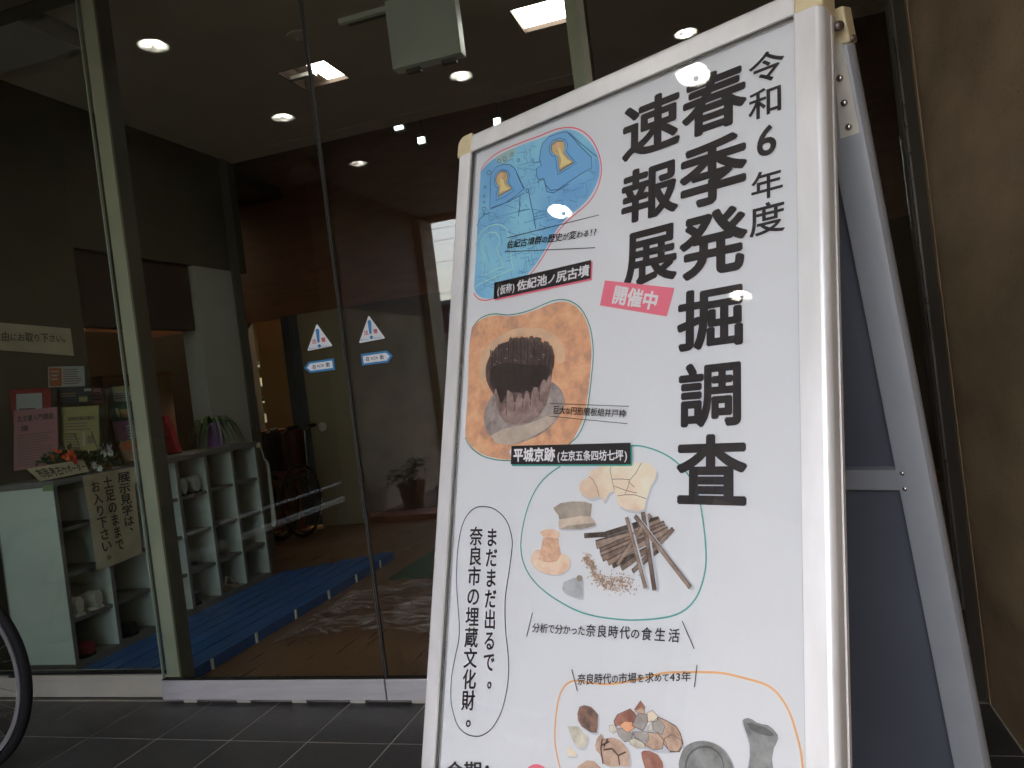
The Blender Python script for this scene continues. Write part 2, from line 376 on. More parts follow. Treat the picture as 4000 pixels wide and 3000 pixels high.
# ------------------------------------------------------------------ stickers on the door glass
mat('st_white', (.80,.82,.84), .45); mat('st_blue', (.02,.24,.55), .45); mat('st_red', (.55,.03,.06), .45); mat('st_ink', (.02,.02,.03), .45)
zs = zm(1150, 1200, 5.53)
def G(p, o=0.0): return ony(*zs(p), D-.0045-o)
def roundpoly(pts, r, k=5):
    out = []; n = len(pts)
    for i in range(n):
        p = V((*pts[i],)); a = V((*pts[i-1],)); b = V((*pts[(i+1) % n],))
        A = p+(a-p).normalized()*r; B = p+(b-p).normalized()*r
        for j in range(k+1):
            t = j/k; out.append(A*(1-t)**2+p*2*t*(1-t)+B*t*t)
    return [tuple(q) for q in out]
def slab(pts, n, o, th=.0006):      # thin flat plate with a real edge, in the glass plane
    mb = MB(); f = [G(p, o) for p in pts]; b = [q+V((0, th, 0)) for q in f]; k = len(f)
    mb.add(f+b, [tuple(range(k))]+[(i, (i+1) % k, k+(i+1) % k, k+i) for i in range(k)]); return mb
def triangle(dx, dy, ap, br, bl, lab):
    t = thing('warning_sticker', lab, 'sticker', G(((ap[0]+bl[0])/2, (ap[1]+bl[1])/2)), 'caution triangles on the doors')
    obj('backing', slab(roundpoly([ap, br, bl], 38), 0, .0008), 'st_white', t, fix=False)
    bar = [(-38,-115),(-30,-140),(-10,-153),(12,-150),(30,-135),(38,-110),(48,120),(40,145),(25,152),(8,148),(-2,130)]
    cx, cy = dx, dy
    obj('exclamation_mark', slab([(cx+a, cy+b) for a, b in bar], 0, .0016), 'st_blue', t, fix=False)
    obj('exclamation_dot', slab([(cx+42+36*math.cos(a*.3927), cy+222+38*math.sin(a*.3927)) for a in range(16)], 0, .0016), 'st_blue', t, fix=False)
    def tq(x, y, wd, h, sl): return [G((x, y), .0016), G((x+wd, y-wd*sl), .0016), G((x+wd+h*.12, y+h-wd*sl), .0016), G((x+h*.12, y+h), .0016)]
    obj('red_characters', text_h(text_h(MB(), '注', tq(cx-128, cy+78, 105, 105, .14), .02), '意', tq(cx+72, cy+42, 105, 105, .14), .02), 'st_red', t, fix=False)
    obj('small_print', text_h(text_h(MB(), '駆け込まない', tq(cx-190, cy+262, 185, 40, .11), .01), '立ち止まらない', tq(cx+94, cy+216, 195, 40, .11), .01), 'st_blue', t, fix=False)
triangle(497, 615, (483,358), (826,838), (278,946), 'white caution triangle sticker on the left door leaf')
triangle(1620, 430, (1604,172), (1962,672), (1392,778), 'white caution triangle sticker on the right door leaf')
def arrow(outer, inner, c, sl, chars, lab):
    t = thing('arrow_sticker', lab, 'sticker', G(c), 'automatic-door arrows on the doors')
    obj('border', slab(outer, 0, .0008), 'st_blue', t, fix=False)
    obj('backing', slab(inner, 0, .0016), 'st_white', t, fix=False)
    eye = MB(); a = []
    for k in range(24):
        an = k*math.pi/12; rr = (78*math.copysign(abs(math.cos(an))**1.0, math.cos(an)), 28*math.copysign(abs(math.sin(an))**1.5, math.sin(an)))
        a.append((c[0]+rr[0], c[1]+rr[1]-rr[0]*sl))
    b = [(c[0]+(x-c[0])*.7, c[1]+(y-c[1])*.68) for x, y in a]
    eye.add([G(p, .0022) for p in a+b], [(i, (i+1) % 24, 24+(i+1) % 24, 24+i) for i in range(24)])
    obj('eye_mark', eye, 'st_ink', t, fix=False)
    for ch, (x, y) in chars:
        tx = text_h(MB(), ch, [G((x, y), .0022), G((x+85, y-10), .0022), G((x+95, y+95), .0022), G((x+10, y+105), .0022)], .012)
        obj('character', tx, 'st_ink', t, fix=False)
arrow([(218,1312),(310,1184),(852,1104),(880,1348),(340,1420)], [(276,1308),(335,1222),(812,1152),(830,1310),(352,1374)], (564,1266), .12, [('自',(378,1240)),('動',(676,1192))],
      'blue-edged sticker pointing left on the left door leaf')
arrow([(1434,1016),(1992,936),(2124,1046),(2020,1192),(1464,1260)], [(1478,1058),(1975,984),(2060,1056),(1994,1150),(1500,1214)], (1728,1100), .12, [('自',(1530,1072)),('動',(1842,1030))],
      'blue-edged sticker pointing right on the right door leaf')

# ------------------------------------------------------------------ vestibule and hall behind the glass
ZC, XW, YE = 2.95, -3.48, 5.05
struct('hall_floor', MB().box((-8,2.62,-.12), (3,9,0)), 'wood_floor')
struct('threshold', MB().box((-4.3,2.491,-.1), (.55,2.619,-.001)), 'frame_dark')
struct('vestibule_ceiling', MB().box((XW-.1,2.621,ZC), (1.5,4.87,ZC+.4)).box((XW-.1,4.882,ZC), (1.5,YE,ZC+.4)).box((XW-.1,4.8705,ZC+.02), (1.5,4.8815,ZC+.4)), 'ceiling_in')
tag(obj('ceiling_step', MB().box((-4.2,2.622,2.86), (-2.76,2.95,2.949)), 'pillar'), 'lowered pale ceiling strip inside the far left pane', 'soffit')
lw = thing('vestibule_wall', 'dark olive inner wall behind the leaflet rack', 'wall', (XW-.1,3,0))
obj('wall_face', MB().box((XW-.2,2.621,0), (XW,3.47,ZC-.001)), 'wall_olive', lw)
obj('upper_wall', MB().box((XW-.2,3.4705,2.12), (XW,YE,ZC-.001)), 'wall_olive', lw)
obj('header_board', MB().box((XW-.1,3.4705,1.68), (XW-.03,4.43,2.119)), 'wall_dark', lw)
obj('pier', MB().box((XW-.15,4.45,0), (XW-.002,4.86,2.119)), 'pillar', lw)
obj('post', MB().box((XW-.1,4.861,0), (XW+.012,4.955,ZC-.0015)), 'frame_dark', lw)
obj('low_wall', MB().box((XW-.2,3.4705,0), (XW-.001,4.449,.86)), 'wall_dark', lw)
# office beyond the side opening
tag(obj('office_wall', MB().box((-6.2,3.0,0), (-6.0,9,2.9)), 'cream'), 'dim cream office wall seen through the side opening', 'wall')
tag(obj('office_partition', MB().box((-5.2,5.0,0), (-5.1,5.6,1.9)), 'cream'), 'narrow yellowish partition beyond the spider plant', 'wall')
tag(obj('wooden_cabinet', MB().box((-5.0,4.6,0), (-4.5,5.3,1.45)).box((-5.02,4.58,1.45), (-4.48,5.32,1.48)).box((-4.499,4.64,.1),(-4.485,4.94,1.4)).box((-4.499,4.96,.1),(-4.485,5.26,1.4)), 'wood_red'), 'dark reddish cabinet standing beyond the shelf top', 'cabinet')
struct('office_ceiling', MB().box((-6.2,3,2.9), (XW-.21,9,3)), 'wall_dark')
struct('office_end', MB().box((-6.2,2.62,0), (XW-.2,2.9,2.9)), 'wall_dark')
# small bright window with a blind, far left
wn = thing('blind_window', 'tiny bright window with a slatted blind in the dark office', 'window', (-5.98,6,1.4))
a, b = onx(382,1440,-5.97), onx(418,1512,-5.97)
y0, y1, z0, z1 = a.y, b.y, b.z-.12, a.z
emis('daylight', (.95,.88,.78), .85)
obj('pane', MB().box((-5.999,y0,z0), (-5.985,y1,z1)), 'daylight', wn)
obj('frame', MB().box((-5.999,y0-.06,z0-.06), (-5.97,y0,z1+.06)).box((-5.999,y1,z0-.06), (-5.97,y1+.06,z1+.06)).box((-5.999,y0,z1), (-5.97,y1,z1+.06)).box((-5.999,y0,z0-.06), (-5.97,y1,z0)), 'frame_dark', wn)
for k in range(9): obj('slat', MB().box((-5.982,y0,z0+.02+k*(z1-z0)*.085), (-5.975,y1,z0+.032+k*(z1-z0)*.085)), 'pillar', wn)
# far wall with the reception opening
YF = 6.0
rw = thing('reception_wall', 'dark reddish-brown wooden wall with a lit reception opening', 'wall', (-2,YF,0))
def fx(px, py, Y=YF): return ony(px, py, Y)
xa, xb = fx(952,1250).x, fx(1135,1480).x; zt, zb = fx(1000,1255).z, fx(1050,1682).z
obj('upper_panel', MB().box((-6,YF,zt), (3,YF+.12,4.2)), 'wood_red', rw)
obj('counter_front', MB().box((xa,YF-.06,0), (xb,YF+.12,zb)), 'wood_red', rw)
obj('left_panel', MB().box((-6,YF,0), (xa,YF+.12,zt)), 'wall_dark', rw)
xr = fx(1195,1500).x
obj('curtain', MB().add([(xb+(xr-xb)*k/16, YF-.02-.025*math.cos(k*2.2), z) for z in (0.02, zt-.002) for k in range(17)], [(k, k+1, 18+k, 17+k) for k in range(16)]), mat('curtain_blue', (.10,.12,.14), .9, var=.2, vscale=5), rw, smooth=True)
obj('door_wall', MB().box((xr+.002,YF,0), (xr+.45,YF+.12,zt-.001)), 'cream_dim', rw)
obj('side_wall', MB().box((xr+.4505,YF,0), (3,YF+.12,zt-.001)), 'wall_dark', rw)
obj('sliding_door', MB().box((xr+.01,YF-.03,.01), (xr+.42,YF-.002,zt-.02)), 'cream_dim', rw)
p = fx(1270,1665); obj('door_pull', MB().lathe([(0,0),(.035,.0),(.04,.012),(.0,.02)], (p.x,YF-.031,p.z), 16, (0,-1,0)), 'pillar', rw, smooth=True)
obj('skirting', MB().box((xr+.43,YF-.015,.0), (3,YF-.0005,.09)), 'wood_red', rw)
tag(obj('cream_screen', MB().box((fx(1012,1400,YF+.5).x,YF+.5,.6), (fx(1120,1400,YF+.5).x,YF+.53,2.3)), 'cream'), 'plain cream screen standing in the reception opening', 'screen')
sh = thing('goods_shelf', 'pale shelf of small goods left of the cream screen', 'shelf', (fx(980,1500,YF+.9).x,YF+.9,0))
xs0, xs1 = fx(940,1500,YF+.9).x, fx(1040,1500,YF+.9).x
obj('back_board', MB().box((xs0,YF+1.1,.5), (xs1,YF+1.12,2.3)), 'cream', sh)
emis('lit_shelf', (.9,.8,.6), .12)
for k, zz in enumerate((.95,1.15,1.32,1.52)):
    obj('shelf', MB().box((xs0,YF+.8,zz), (xs1,YF+1.099,zz+.02)), 'white_lam', sh)
    for j in range(3):
        xx = xs0+.06+j*.13
        tag(obj('small_box', MB().box((xx,YF+.85,zz+.0205), (xx+.08,YF+.95,zz+.06+.03*((j+k) % 2))), ['clip_white','white_lam','mat_green'][(j+k) % 3]),
            ['leftmost','middle','rightmost'][j]+' small '+['white','grey','dark green'][(j+k) % 3]+' packet on the '+['lowest','second','third','topmost'][k]+' board of the goods shelf', 'packet', 'packets on the goods shelf')
for nm, lb, c_, e_ in (('room_lamp','flat ceiling lamp lighting the room behind the reception counter',(-3.2,7.0,2.585),5),('room_lamp','flat ceiling lamp lighting the office left of the shoe shelves',(-5.3,5.4,2.885),.8)):
    t = thing(nm, lb, 'lamp', c_)
    obj('frame', MB().box((c_[0]-.32,c_[1]-.16,c_[2]-.02), (c_[0]+.32,c_[1]+.16,c_[2]+.0145)), 'clip_white', t)
    obj('diffuser', MB().box((c_[0]-.30,c_[1]-.14,c_[2]-.03), (c_[0]+.30,c_[1]+.14,c_[2]-.0205)), emis('room_glow'+str(e_), (1,.86,.62), e_*2.2), t)
struct('hall_ceiling', MB().box((-6,YE+.01,3.9), (3,YF,4.0)), 'wall_dark')
struct('back_room', MB().box((-6,YF+2,0), (3,YF+2.1,3)).box((-6,YF+.13,2.6), (3,YF+2,2.7)), 'cream')
struct('hall_side', MB().box((1.5,2.621,0), (1.7,YF-.001,4)), 'wall_olive')

struct('roof', MB().box((-8.2,2.41,4.01), (3.4,9.2,4.25)), 'wall_dark')
struct('upper_front', MB().box((-8.2,2.63,3.36), (3.4,2.8,4.009)), 'wall_dark')
struct('outer_walls', MB().box((-8.2,2.63,-.1), (-8.0,9.2,4.009)).box((3.2,2.63,-.1), (3.4,9.2,4.009)).box((-8.0,9.0,-.1), (3.2,9.2,4.009)), 'wall_dark')
struct('front_walls', MB().box((-8.0,2.63,-.1), (-4.32,2.8,3.359)).box((.96,2.63,-.1), (3.2,2.8,3.359)), 'stucco')

# ------------------------------------------------------------------ lamps
emis('lamp_white', (1,.93,.84), 5); emis('panel_white', (1,.95,.88), 3); emis('bulb_dim', (1,.93,.84), 7); emis('lamp_canopy', (1,.95,.88), 11)
mat('reflector', (.75,.75,.72), .25, metal=.8); mat('trim', (.55,.54,.5), .5)
def downlight(x, y, z, lab, em='lamp_white'):
    t = thing('downlight', lab, 'downlight', (x, y, z), 'round recessed downlights')
    obj('trim_ring', MB().lathe([(.066,.0),(.068,-.004),(.080,-.003),(.081,0)], (x,y,z), 28), 'trim', t, smooth=True)
    obj('reflector', MB().lathe([(.067,-.002),(.066,.02),(.058,.06),(.05,.075)], (x,y,z), 28), 'reflector', t, smooth=True)
    obj('bulb', MB().lathe([(0,.022),(.038,.023),(.045,.030),(.045,.07),(.0,.075)], (x+.010,y+.004,z), 20), em, t, smooth=True)
    obj('inner_baffle', MB().lathe([(0,.010),(.013,.011),(.013,.021),(0,.0215)], (x-.028,y-.03,z), 12), 'frame_dark', t, smooth=True)
def hole(o, x, y, r=.0815):  # opening in the ceiling slab for a recessed lamp
    c = obj('cutter', MB().lathe([(0,-.05),(r,-.05),(r,.2),(0,.2)], (x,y,2.95), 28), 'trim')
    return c
# the recesses are let into the ceilings by boolean cuts, applied at once
def cut(target, cutters):
    for c in cutters:
        md = target.modifiers.new('cut', 'BOOLEAN'); md.object = c; md.operation = 'DIFFERENCE'; md.solver = 'EXACT'
    dg = bpy.context.evaluated_depsgraph_get(); me = bpy.data.meshes.new_from_object(target.evaluated_get(dg))
    target.modifiers.clear(); target.data = me
    for c in cutters: bpy.data.objects.remove(c)
outs = [(-2.60,1.71,'canopy downlight mirrored at the upper left of the glass'), (-2.65,.50,'canopy downlight mirrored in the blue map picture'),
        (-1.43,.46,'canopy downlight mirrored high on the poster title'), (-.10,.40,'canopy downlight mirrored right beside the stand top edge'),
        (-2.75,-.72,'dim canopy downlight mirrored at mid height of the poster')]
cv = bpy.data.objects['vestibule_ceiling']; cc = bpy.data.objects['canopy_ceiling']
sq = [(-2.15,4.0), (-.78,4.0)]
cuts = []
for x, y in sq: cuts.append(obj('cutter', MB().box((x-.155,y-.15,2.9), (x+.155,y+.15,3.09)), 'trim'))
cut(cv, cuts); cut(cc, [hole(0, x, y) for x, y, _ in outs])
for k, (x, y, l) in enumerate(outs): downlight(x, y, 2.95, l, 'lamp_canopy' if k < 4 else 'bulb_dim')
for (x, y), l in zip(sq, ('square recessed ceiling light left of the white box', 'square recessed ceiling light right of the white box')):
    t = thing('ceiling_light', l, 'ceiling light', (x, y, 2.95), 'square recessed lights')
    h = .15
    obj('housing', MB().box((x-h-.004,y-h+.001,2.951), (x-h+.004,y+h-.001,3.08)).box((x+h-.004,y-h+.001,2.951), (x+h+.004,y+h-.001,3.08)).box((x-h+.005,y-h+.001,2.951),(x+h-.005,y-h+.008,3.08)).box((x-h+.005,y+h-.008,2.951),(x+h-.005,y+h-.001,3.08)), 'wall_dark', t)
    obj('diffuser', MB().box((x+.01 if x < -1 else x-h+.006,y-h+.01,2.975), (x+h-.006,y+h-.01,2.985)), 'panel_white', t)
    if x < -1: obj('blind_half', MB().box((x-h+.006,y-h+.01,3.03), (x+.009,y+h-.01,3.04)), 'wall_dark', t)
    if x < -1: obj('divider', MB().box((x-h+.006,y-.02,2.955), (x+.008,y+.02,2.975)), 'trim', t)
def ring(x, y, r, lab):
    t = thing('ceiling_speaker', lab, 'speaker', (x, y, 2.95)); 
    obj('rim', MB().lathe([(r*.80,-.001),(r*.84,-.006),(r*.97,-.006),(r,0)], (x,y,2.9495), 28), 'trim' if r > .1 else 'pillar', t, smooth=True)
    obj('grille', MB().lathe([(0,-.002),(r*.79,-.002)], (x,y,2.949), 28), 'ceiling_in', t)
ring(-1.36,4.985,.06,'small ring-shaped ceiling fitting at the ceiling edge')
dt = thing('smoke_detector', 'brown disc-shaped detector on the ceiling by the door gap', 'detector', (-1.95,3.53,2.95))
obj('base', MB().lathe([(0,-.014),(.05,-.014),(.065,-.008),(.068,-.0005)], (-1.95,3.53,2.95), 28), 'ceiling_in', dt, smooth=True)
obj('sensor', MB().lathe([(0,-.035),(.016,-.033),(.022,-.0145)], (-1.95,3.53,2.95), 20), 'pillar', dt, smooth=True)
# white box hung from the ceiling
hb = thing('ceiling_unit', 'blank white box-shaped unit hanging from the vestibule ceiling', 'ceiling unit', (-1.24,3.5,2.6))
obj('body', MB().box((-1.415,3.40,2.607), (-1.068,3.47,2.93)), mat('unit_white', (.80,.86,.77), .5, var=.05, vscale=3), hb, bevel=.003)
for xx in (-1.36,-1.18): obj('bracket', MB().box((xx,3.43,2.588), (xx+.07,3.46,2.606)), 'frame_dark', hb)
for xx in (-1.3,-1.2): obj('hanger', MB().box((xx,3.44,2.931), (xx+.03,3.46,2.9495)), 'frame_dark', hb)
la = thing('air_diffuser', 'long pale slot diffuser on the ceiling left of the white unit', 'air vent', (-1.4,3.42,2.95))
obj('flange', MB().box((-1.70,3.475,2.925), (-.85,3.50,2.9495)), 'unit_white', la)
obj('louvre', MB().box((-1.68,3.501,2.94), (-.85,3.56,2.9495)), 'frame_dark', la)
# three small lamps in the dark upper hall
for k, (p, s) in enumerate([((1555,497),(60,16)), ((1643,546),(46,30)), ((1940,475),(42,40))]):
    a = ony(p[0], p[1], YF-.25)
    t = thing('hall_lamp', ['thin pale lamp glint high in the dark hall, farthest left','small square lamp high in the dark hall, middle one','small square lamp in the dark hall beside the poster stand'][k], 'lamp', a, 'small lamps in the upper hall')
    wd = s[0]/FPX*6*.28; hh = s[1]/FPX*6*.34
    obj('housing', MB().box((a.x-wd-.01,a.y+.02,a.z-hh-.01), (a.x+wd+.01,a.y+.06,a.z+hh+.01)), 'frame_dark', t)
    obj('diffuser', MB().box((a.x-wd,a.y,a.z-hh), (a.x+wd,a.y+.019,a.z+hh)), emis('hall_glow', (.8,1,.95), 1.6) if k == 0 else 'hall_glow', t)
    obj('cable', MB().tube([(a.x,a.y+.04,a.z+hh+.01),(a.x,a.y+.04,3.9)], .004, 5), 'rubber', t)

# ------------------------------------------------------------------ shoe shelves
X0, X1 = -3.41, -3.05
def cubby(y0, ncol, pitch, lab):
    t = thing('shoe_shelf', lab, 'shelf', ((X0+X1)/2, y0, 0), 'grey shoe shelves along the wall')
    T = .018; y1 = y0+ncol*pitch+T
    obj('top_board', MB().box((X0-.004,y0-.004,.862), (X1+.008,y1+.004,.890)), 'edge_grey', t, bevel=.0015)
    obj('base_board', MB().box((X0,y0,.0), (X1-.004,y1,.045)), 'edge_grey', t)
    obj('back_board', MB().box((X0,y0+.001,.0455), (X0+.01,y1-.001,.8615)), 'inside_grey', t)
    for k in range(ncol+1):
        ya = y0+k*pitch
        obj('side_panel' if k in (0, ncol) else 'divider', MB().box((X0+.0102,ya,.0455), (X1-.002,ya+T,.8615)), 'white_lam', t)
        obj('edge_band', MB().box((X1-.0018,ya-.001,.046), (X1+.0015,ya+T+.001,.861)), 'edge_grey', t)
        if k < ncol:
            for z in (.235,.445,.655):
                obj('shelf_board', MB().box((X0+.0102,ya+T+.0002,z-.009), (X1-.012,ya+pitch-.0002,z+.009)), 'edge_grey', t)
    return t
cubby(2.755, 2, .258, 'grey shoe shelf nearest the glass with the handwritten notice')
cubby(3.300, 4, .243, 'grey shoe shelf further in, under the spider plant')
tag(obj('green_tag', MB().box((-3.105,2.748,.845), (-3.045,2.7505,.872)), mat('tag_green', (.25,.32,.14), .6)), 'small yellow-green tape label on the end of the near shelf', 'label')
tag(obj('floor_strip', MB().box((-3.045,2.7,.0), (-2.955,4.35,.012)), mat('strip_grey', (.16,.16,.13), .7, var=.2)), 'grey floor strip between the shoe shelf and the blue boards', 'floor strip')

# shoes
def shoe(x, y, z, c, lab, L=.24, hgt=.07, wd=.085, rot=math.pi, grp=None, nm='shoe'):
    mb = MB(); n = 10; secs = []
    for i in range(n):
        t = i/(n-1); wdt = wd*(.55+.45*math.sin(min(1, t*1.25)*math.pi*.95)**.5 if t < .9 else .45); ht = hgt*(1.0-.62*max(0, (t-.25)/.75)**.8)
        secs.append((t*L, max(.02, wdt)/2, ht))
    vs = []; k = 12
    for s, hw, ht in secs:
        for j in range(k):
            a = math.pi*2*j/k; vs.append((s, math.cos(a)*hw, max(0, .5+.5*math.sin(a))**.7*ht))
    cr, sr = math.cos(rot), math.sin(rot)
    vs = [(x+p[0]*cr-p[1]*sr, y+p[0]*sr+p[1]*cr, z+p[2]) for p in vs]
    fs = [(i*k+j, i*k+(j+1) % k, (i+1)*k+(j+1) % k, (i+1)*k+j) for i in range(n-1) for j in range(k)]+[tuple(range(k)), tuple((n-1)*k+j for j in range(k))]
    t = thing(nm, lab, 'shoe', (x, y, z), grp)
    obj('upper', MB().add(vs, fs), c, t, smooth=True)
    so = MB(); pts = [(secs[i][0], secs[i][1]+.003) for i in range(n)]; loop = pts+[(a, -b) for a, b in pts[::-1]]
    loop = [(x+a*cr-b*sr, y+a*sr+b*cr) for a, b in loop]; q = len(loop)
    so.add([(a, b, z+.0005) for a, b in loop]+[(a, b, z+.012) for a, b in loop], [tuple(range(q))[::-1], tuple(range(q, 2*q))]+[(i, (i+1) % q, q+(i+1) % q, q+i) for i in range(q)])
    obj('sole', so, 'rubber' if c != 'sh_white' else 'clip_white', t)
    mo = MB().lathe([(0,.0),(wd*.3,0)], (0,0,0), 16)
    return t
mat('sh_white', (.62,.58,.48), .6, var=.15); mat('sh_black', (.02,.02,.022), .45); mat('sh_red', (.20,.02,.02), .5); mat('sh_grey', (.35,.35,.33), .6)
PI = math.pi
shoe(-3.065,2.83,.2445,'sh_white','left of the pair of white shoes on the low shelf', L=.23, hgt=.09)
shoe(-3.065,2.94,.2445,'sh_white','right of the pair of white shoes on the low shelf', L=.23, hgt=.09)
shoe(-3.065,2.86,.0455,'sh_red','dark red shoe at the bottom of the near shelf', L=.24)
shoe(-3.065,3.13,.0455,'sh_black','black shoe at the bottom beside the dark red one', L=.25)
shoe(-3.065,3.61,.6645,'sh_grey','grey and white sneaker on the top row of the far shelf', hgt=.1, wd=.1)
shoe(-3.065,3.72,.6645,'sh_grey','second grey sneaker on the top row, against the divider', hgt=.1, wd=.09)
shoe(-3.065,3.62,.0455,'sh_black','dark shoe at the bottom left of the far shelf', L=.25)
def sandal(y, lab):
    t = thing('sandal', lab, 'sandal', (-3.2, y, .0455), 'pair of brown sandals')
    loop = [(-3.29+.1+.12*math.cos(a), y+.042*math.sin(a)) for a in [k*PI/9 for k in range(18)]]; q = 18
    obj('sole', MB().add([(a, b, .046) for a, b in loop]+[(a, b, .062) for a, b in loop], [tuple(range(q))[::-1], tuple(range(q, 2*q))]+[(i, (i+1) % q, q+(i+1) % q, q+i) for i in range(q)]), mat('sandal_brown', (.22,.15,.09), .6), t)
    obj('strap', MB().tube([(-3.13, y-.04, .06), (-3.14, y-.02, .095), (-3.15, y, .105), (-3.14, y+.02, .095), (-3.13, y+.04, .06)], .006, 6), 'clip_white', t)
sandal(3.87, 'left sandal on the bottom row of the far shelf'); sandal(3.97, 'right sandal on the bottom row of the far shelf')

# ------------------------------------------------------------------ blue plastic duckboard
bd = thing('duckboard', 'long blue plastic duckboard on the brown floor before the shelves', 'floor board', (-2.65,3.6,0))
xs = [-2.95+.0985*k for k in range(7)]
ya, yb = 2.66, 4.62
for k in range(6):
    far = yb-.42*(1-(k+1)/6)
    obj('slat', MB().box((xs[k],ya,.038), (xs[k+1]-.010,far,.052)), 'plastic_blue', bd, bevel=.003)
obj('side_rail', MB().box((-2.368,ya,.001), (-2.342,yb,.051)), 'plastic_blue', bd, bevel=.002)
obj('under_frame', MB().box((-2.948,ya+.01,.001), (-2.37,yb-.43,.0375)), 'rubber', bd)
for px, py in ((836,2640),(1007,2525),(1158,2418),(1287,2335),(1393,2262),(1487,2213)):
    y = onx(px, py, -2.338).y
    obj('clip', MB().box((-2.3415,y-.006,.004), (-2.334,y+.006,.050)), 'clip_white', bd)
tag(obj('green_mat', MB().box((-2.15,4.12,.0005), (-.6,5.3,.008)), 'mat_green'), 'dark green doormat on the brown floor behind the right door', 'mat')
# added wavy sheet whose opacity streaks imitate whitish wavy reflections on the floor
mf = bpy.data.materials.new('painted_reflection'); mf.use_nodes = True; n = mf.node_tree; n.nodes.clear()
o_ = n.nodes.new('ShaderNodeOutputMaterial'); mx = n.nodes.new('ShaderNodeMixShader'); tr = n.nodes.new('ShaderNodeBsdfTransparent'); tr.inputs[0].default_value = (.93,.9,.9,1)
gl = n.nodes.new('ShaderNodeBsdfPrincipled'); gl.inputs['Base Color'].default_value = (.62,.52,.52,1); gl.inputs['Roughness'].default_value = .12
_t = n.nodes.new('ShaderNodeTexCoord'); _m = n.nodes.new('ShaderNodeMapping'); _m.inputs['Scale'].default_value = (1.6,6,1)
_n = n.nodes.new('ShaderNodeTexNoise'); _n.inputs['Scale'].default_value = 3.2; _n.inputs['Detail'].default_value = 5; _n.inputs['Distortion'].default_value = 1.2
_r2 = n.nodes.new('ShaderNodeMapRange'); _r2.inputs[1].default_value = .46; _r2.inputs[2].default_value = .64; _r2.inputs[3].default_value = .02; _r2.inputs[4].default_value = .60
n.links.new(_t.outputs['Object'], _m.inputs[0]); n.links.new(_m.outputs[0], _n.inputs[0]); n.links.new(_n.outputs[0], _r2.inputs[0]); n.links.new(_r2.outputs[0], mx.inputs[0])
n.links.new(tr.outputs[0], mx.inputs[1]); n.links.new(gl.outputs[0], mx.inputs[2]); n.links.new(mx.outputs[0], o_.inputs[0]); MATS['painted_reflection'] = mf
from mathutils import noise
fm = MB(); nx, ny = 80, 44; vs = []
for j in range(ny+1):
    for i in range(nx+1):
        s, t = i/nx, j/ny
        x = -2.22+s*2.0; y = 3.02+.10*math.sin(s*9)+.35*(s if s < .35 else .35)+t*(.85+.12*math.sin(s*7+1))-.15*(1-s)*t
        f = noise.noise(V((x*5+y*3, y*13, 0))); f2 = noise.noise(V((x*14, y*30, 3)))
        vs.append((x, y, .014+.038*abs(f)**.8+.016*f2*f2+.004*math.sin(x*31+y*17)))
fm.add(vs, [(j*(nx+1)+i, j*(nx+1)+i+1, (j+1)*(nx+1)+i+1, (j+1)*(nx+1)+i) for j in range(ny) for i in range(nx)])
tag(obj('reflection_sheet', fm, 'painted_reflection', None, smooth=True), 'added wavy translucent sheet on the brown floor, its pale streaks imitating reflections', 'plastic sheet')

# ------------------------------------------------------------------ papers, notices, plants on and above the shelf
mat('paper_old', (.52,.44,.30), .8, var=.12, vscale=10); mat('marker', (.02,.018,.016), .7)
mat('paper_dim', (.52,.46,.33), .8, var=.1, vscale=6)
nb = thing('wall_banner', 'long paper strip with handwriting high on the olive wall', 'notice', (XW+.002,2.95,1.6))
yb0, yb1 = 2.55, onx(278,1320,XW).y
yb0 = 2.63; z0_, z1_ = 1.565, 1.70
obj('paper', MB().add([(XW+.004,yb0,z1_-.005),(XW+.004,yb1,z1_-.04),(XW+.004,yb1,z0_-.055),(XW+.004,yb0,z0_)], [(3,2,1,0)]).add([(XW+.002,yb0,z1_-.005),(XW+.002,yb1,z1_-.04),(XW+.002,yb1,z0_-.055),(XW+.002,yb0,z0_)], [(0,1,2,3)]), 'paper_dim', nb, fix=False)
q = [onx(0,1293,XW+.006), onx(270,1303,XW+.006), onx(276,1341,XW+.006), onx(0,1334,XW+.006)]
stp = (q[1]-q[0])/9.0; stb = (q[2]-q[3])/9.0
obj('lettering', text_h(MB(), '自由にお取り下さい。', [q[0]-stp, q[1], q[2], q[3]-stb], .015), mat('marker_soft', (.10,.08,.06), .8), nb, fix=False)

hn = thing('handwritten_notice', 'curling paper notice with three handwritten columns taped to the shelf front', 'notice', (-3.03,3.05,.66))
TL, TR, BR, BL = [onx(*p, -3.035) for p in ((306,1862),(506,1826),(556,2162),(370,2229))]
gm = MB(); N1, N2 = 10, 14; vs = []
def hp(s, t, off=0):
    p = lerp4((TL, TR, BR, BL), s, t); return V((p.x+.012+off+.012*math.sin(s*5+t*2)+.018*(max(0, s-.85)/.15)*(1-abs(t-.95)*1.0)*(1 if t > .8 else 0), p.y, p.z))
for j in range(N2+1):
    for i in range(N1+1): vs.append(hp(i/N1, j/N2))
gm.add(vs, [(j*(N1+1)+i, j*(N1+1)+i+1, (j+1)*(N1+1)+i+1, (j+1)*(N1+1)+i) for j in range(N2) for i in range(N1)])
obj('paper', gm, 'paper_old', hn, smooth=True, fix=False)
hl = MB()
def vcol(s, c0, c1, t0, t1):
    n_ = len(s)
    for i, ch in enumerate(s):
        vs_, fs_ = glyph(ch, .018); a, b = t0+(t1-t0)*i/n_, t0+(t1-t0)*(i+1)/n_
        dx, dy = (.35, .3) if ch == '。' else ((.45, .5) if ch == '、' else (0, 0))
        hl.add([hp(c0+(c1-c0)*(p[0]+dx), b+(a-b)*(p[1]+.12+dy), .0025+p[2]*.00003) for p in vs_], fs_)
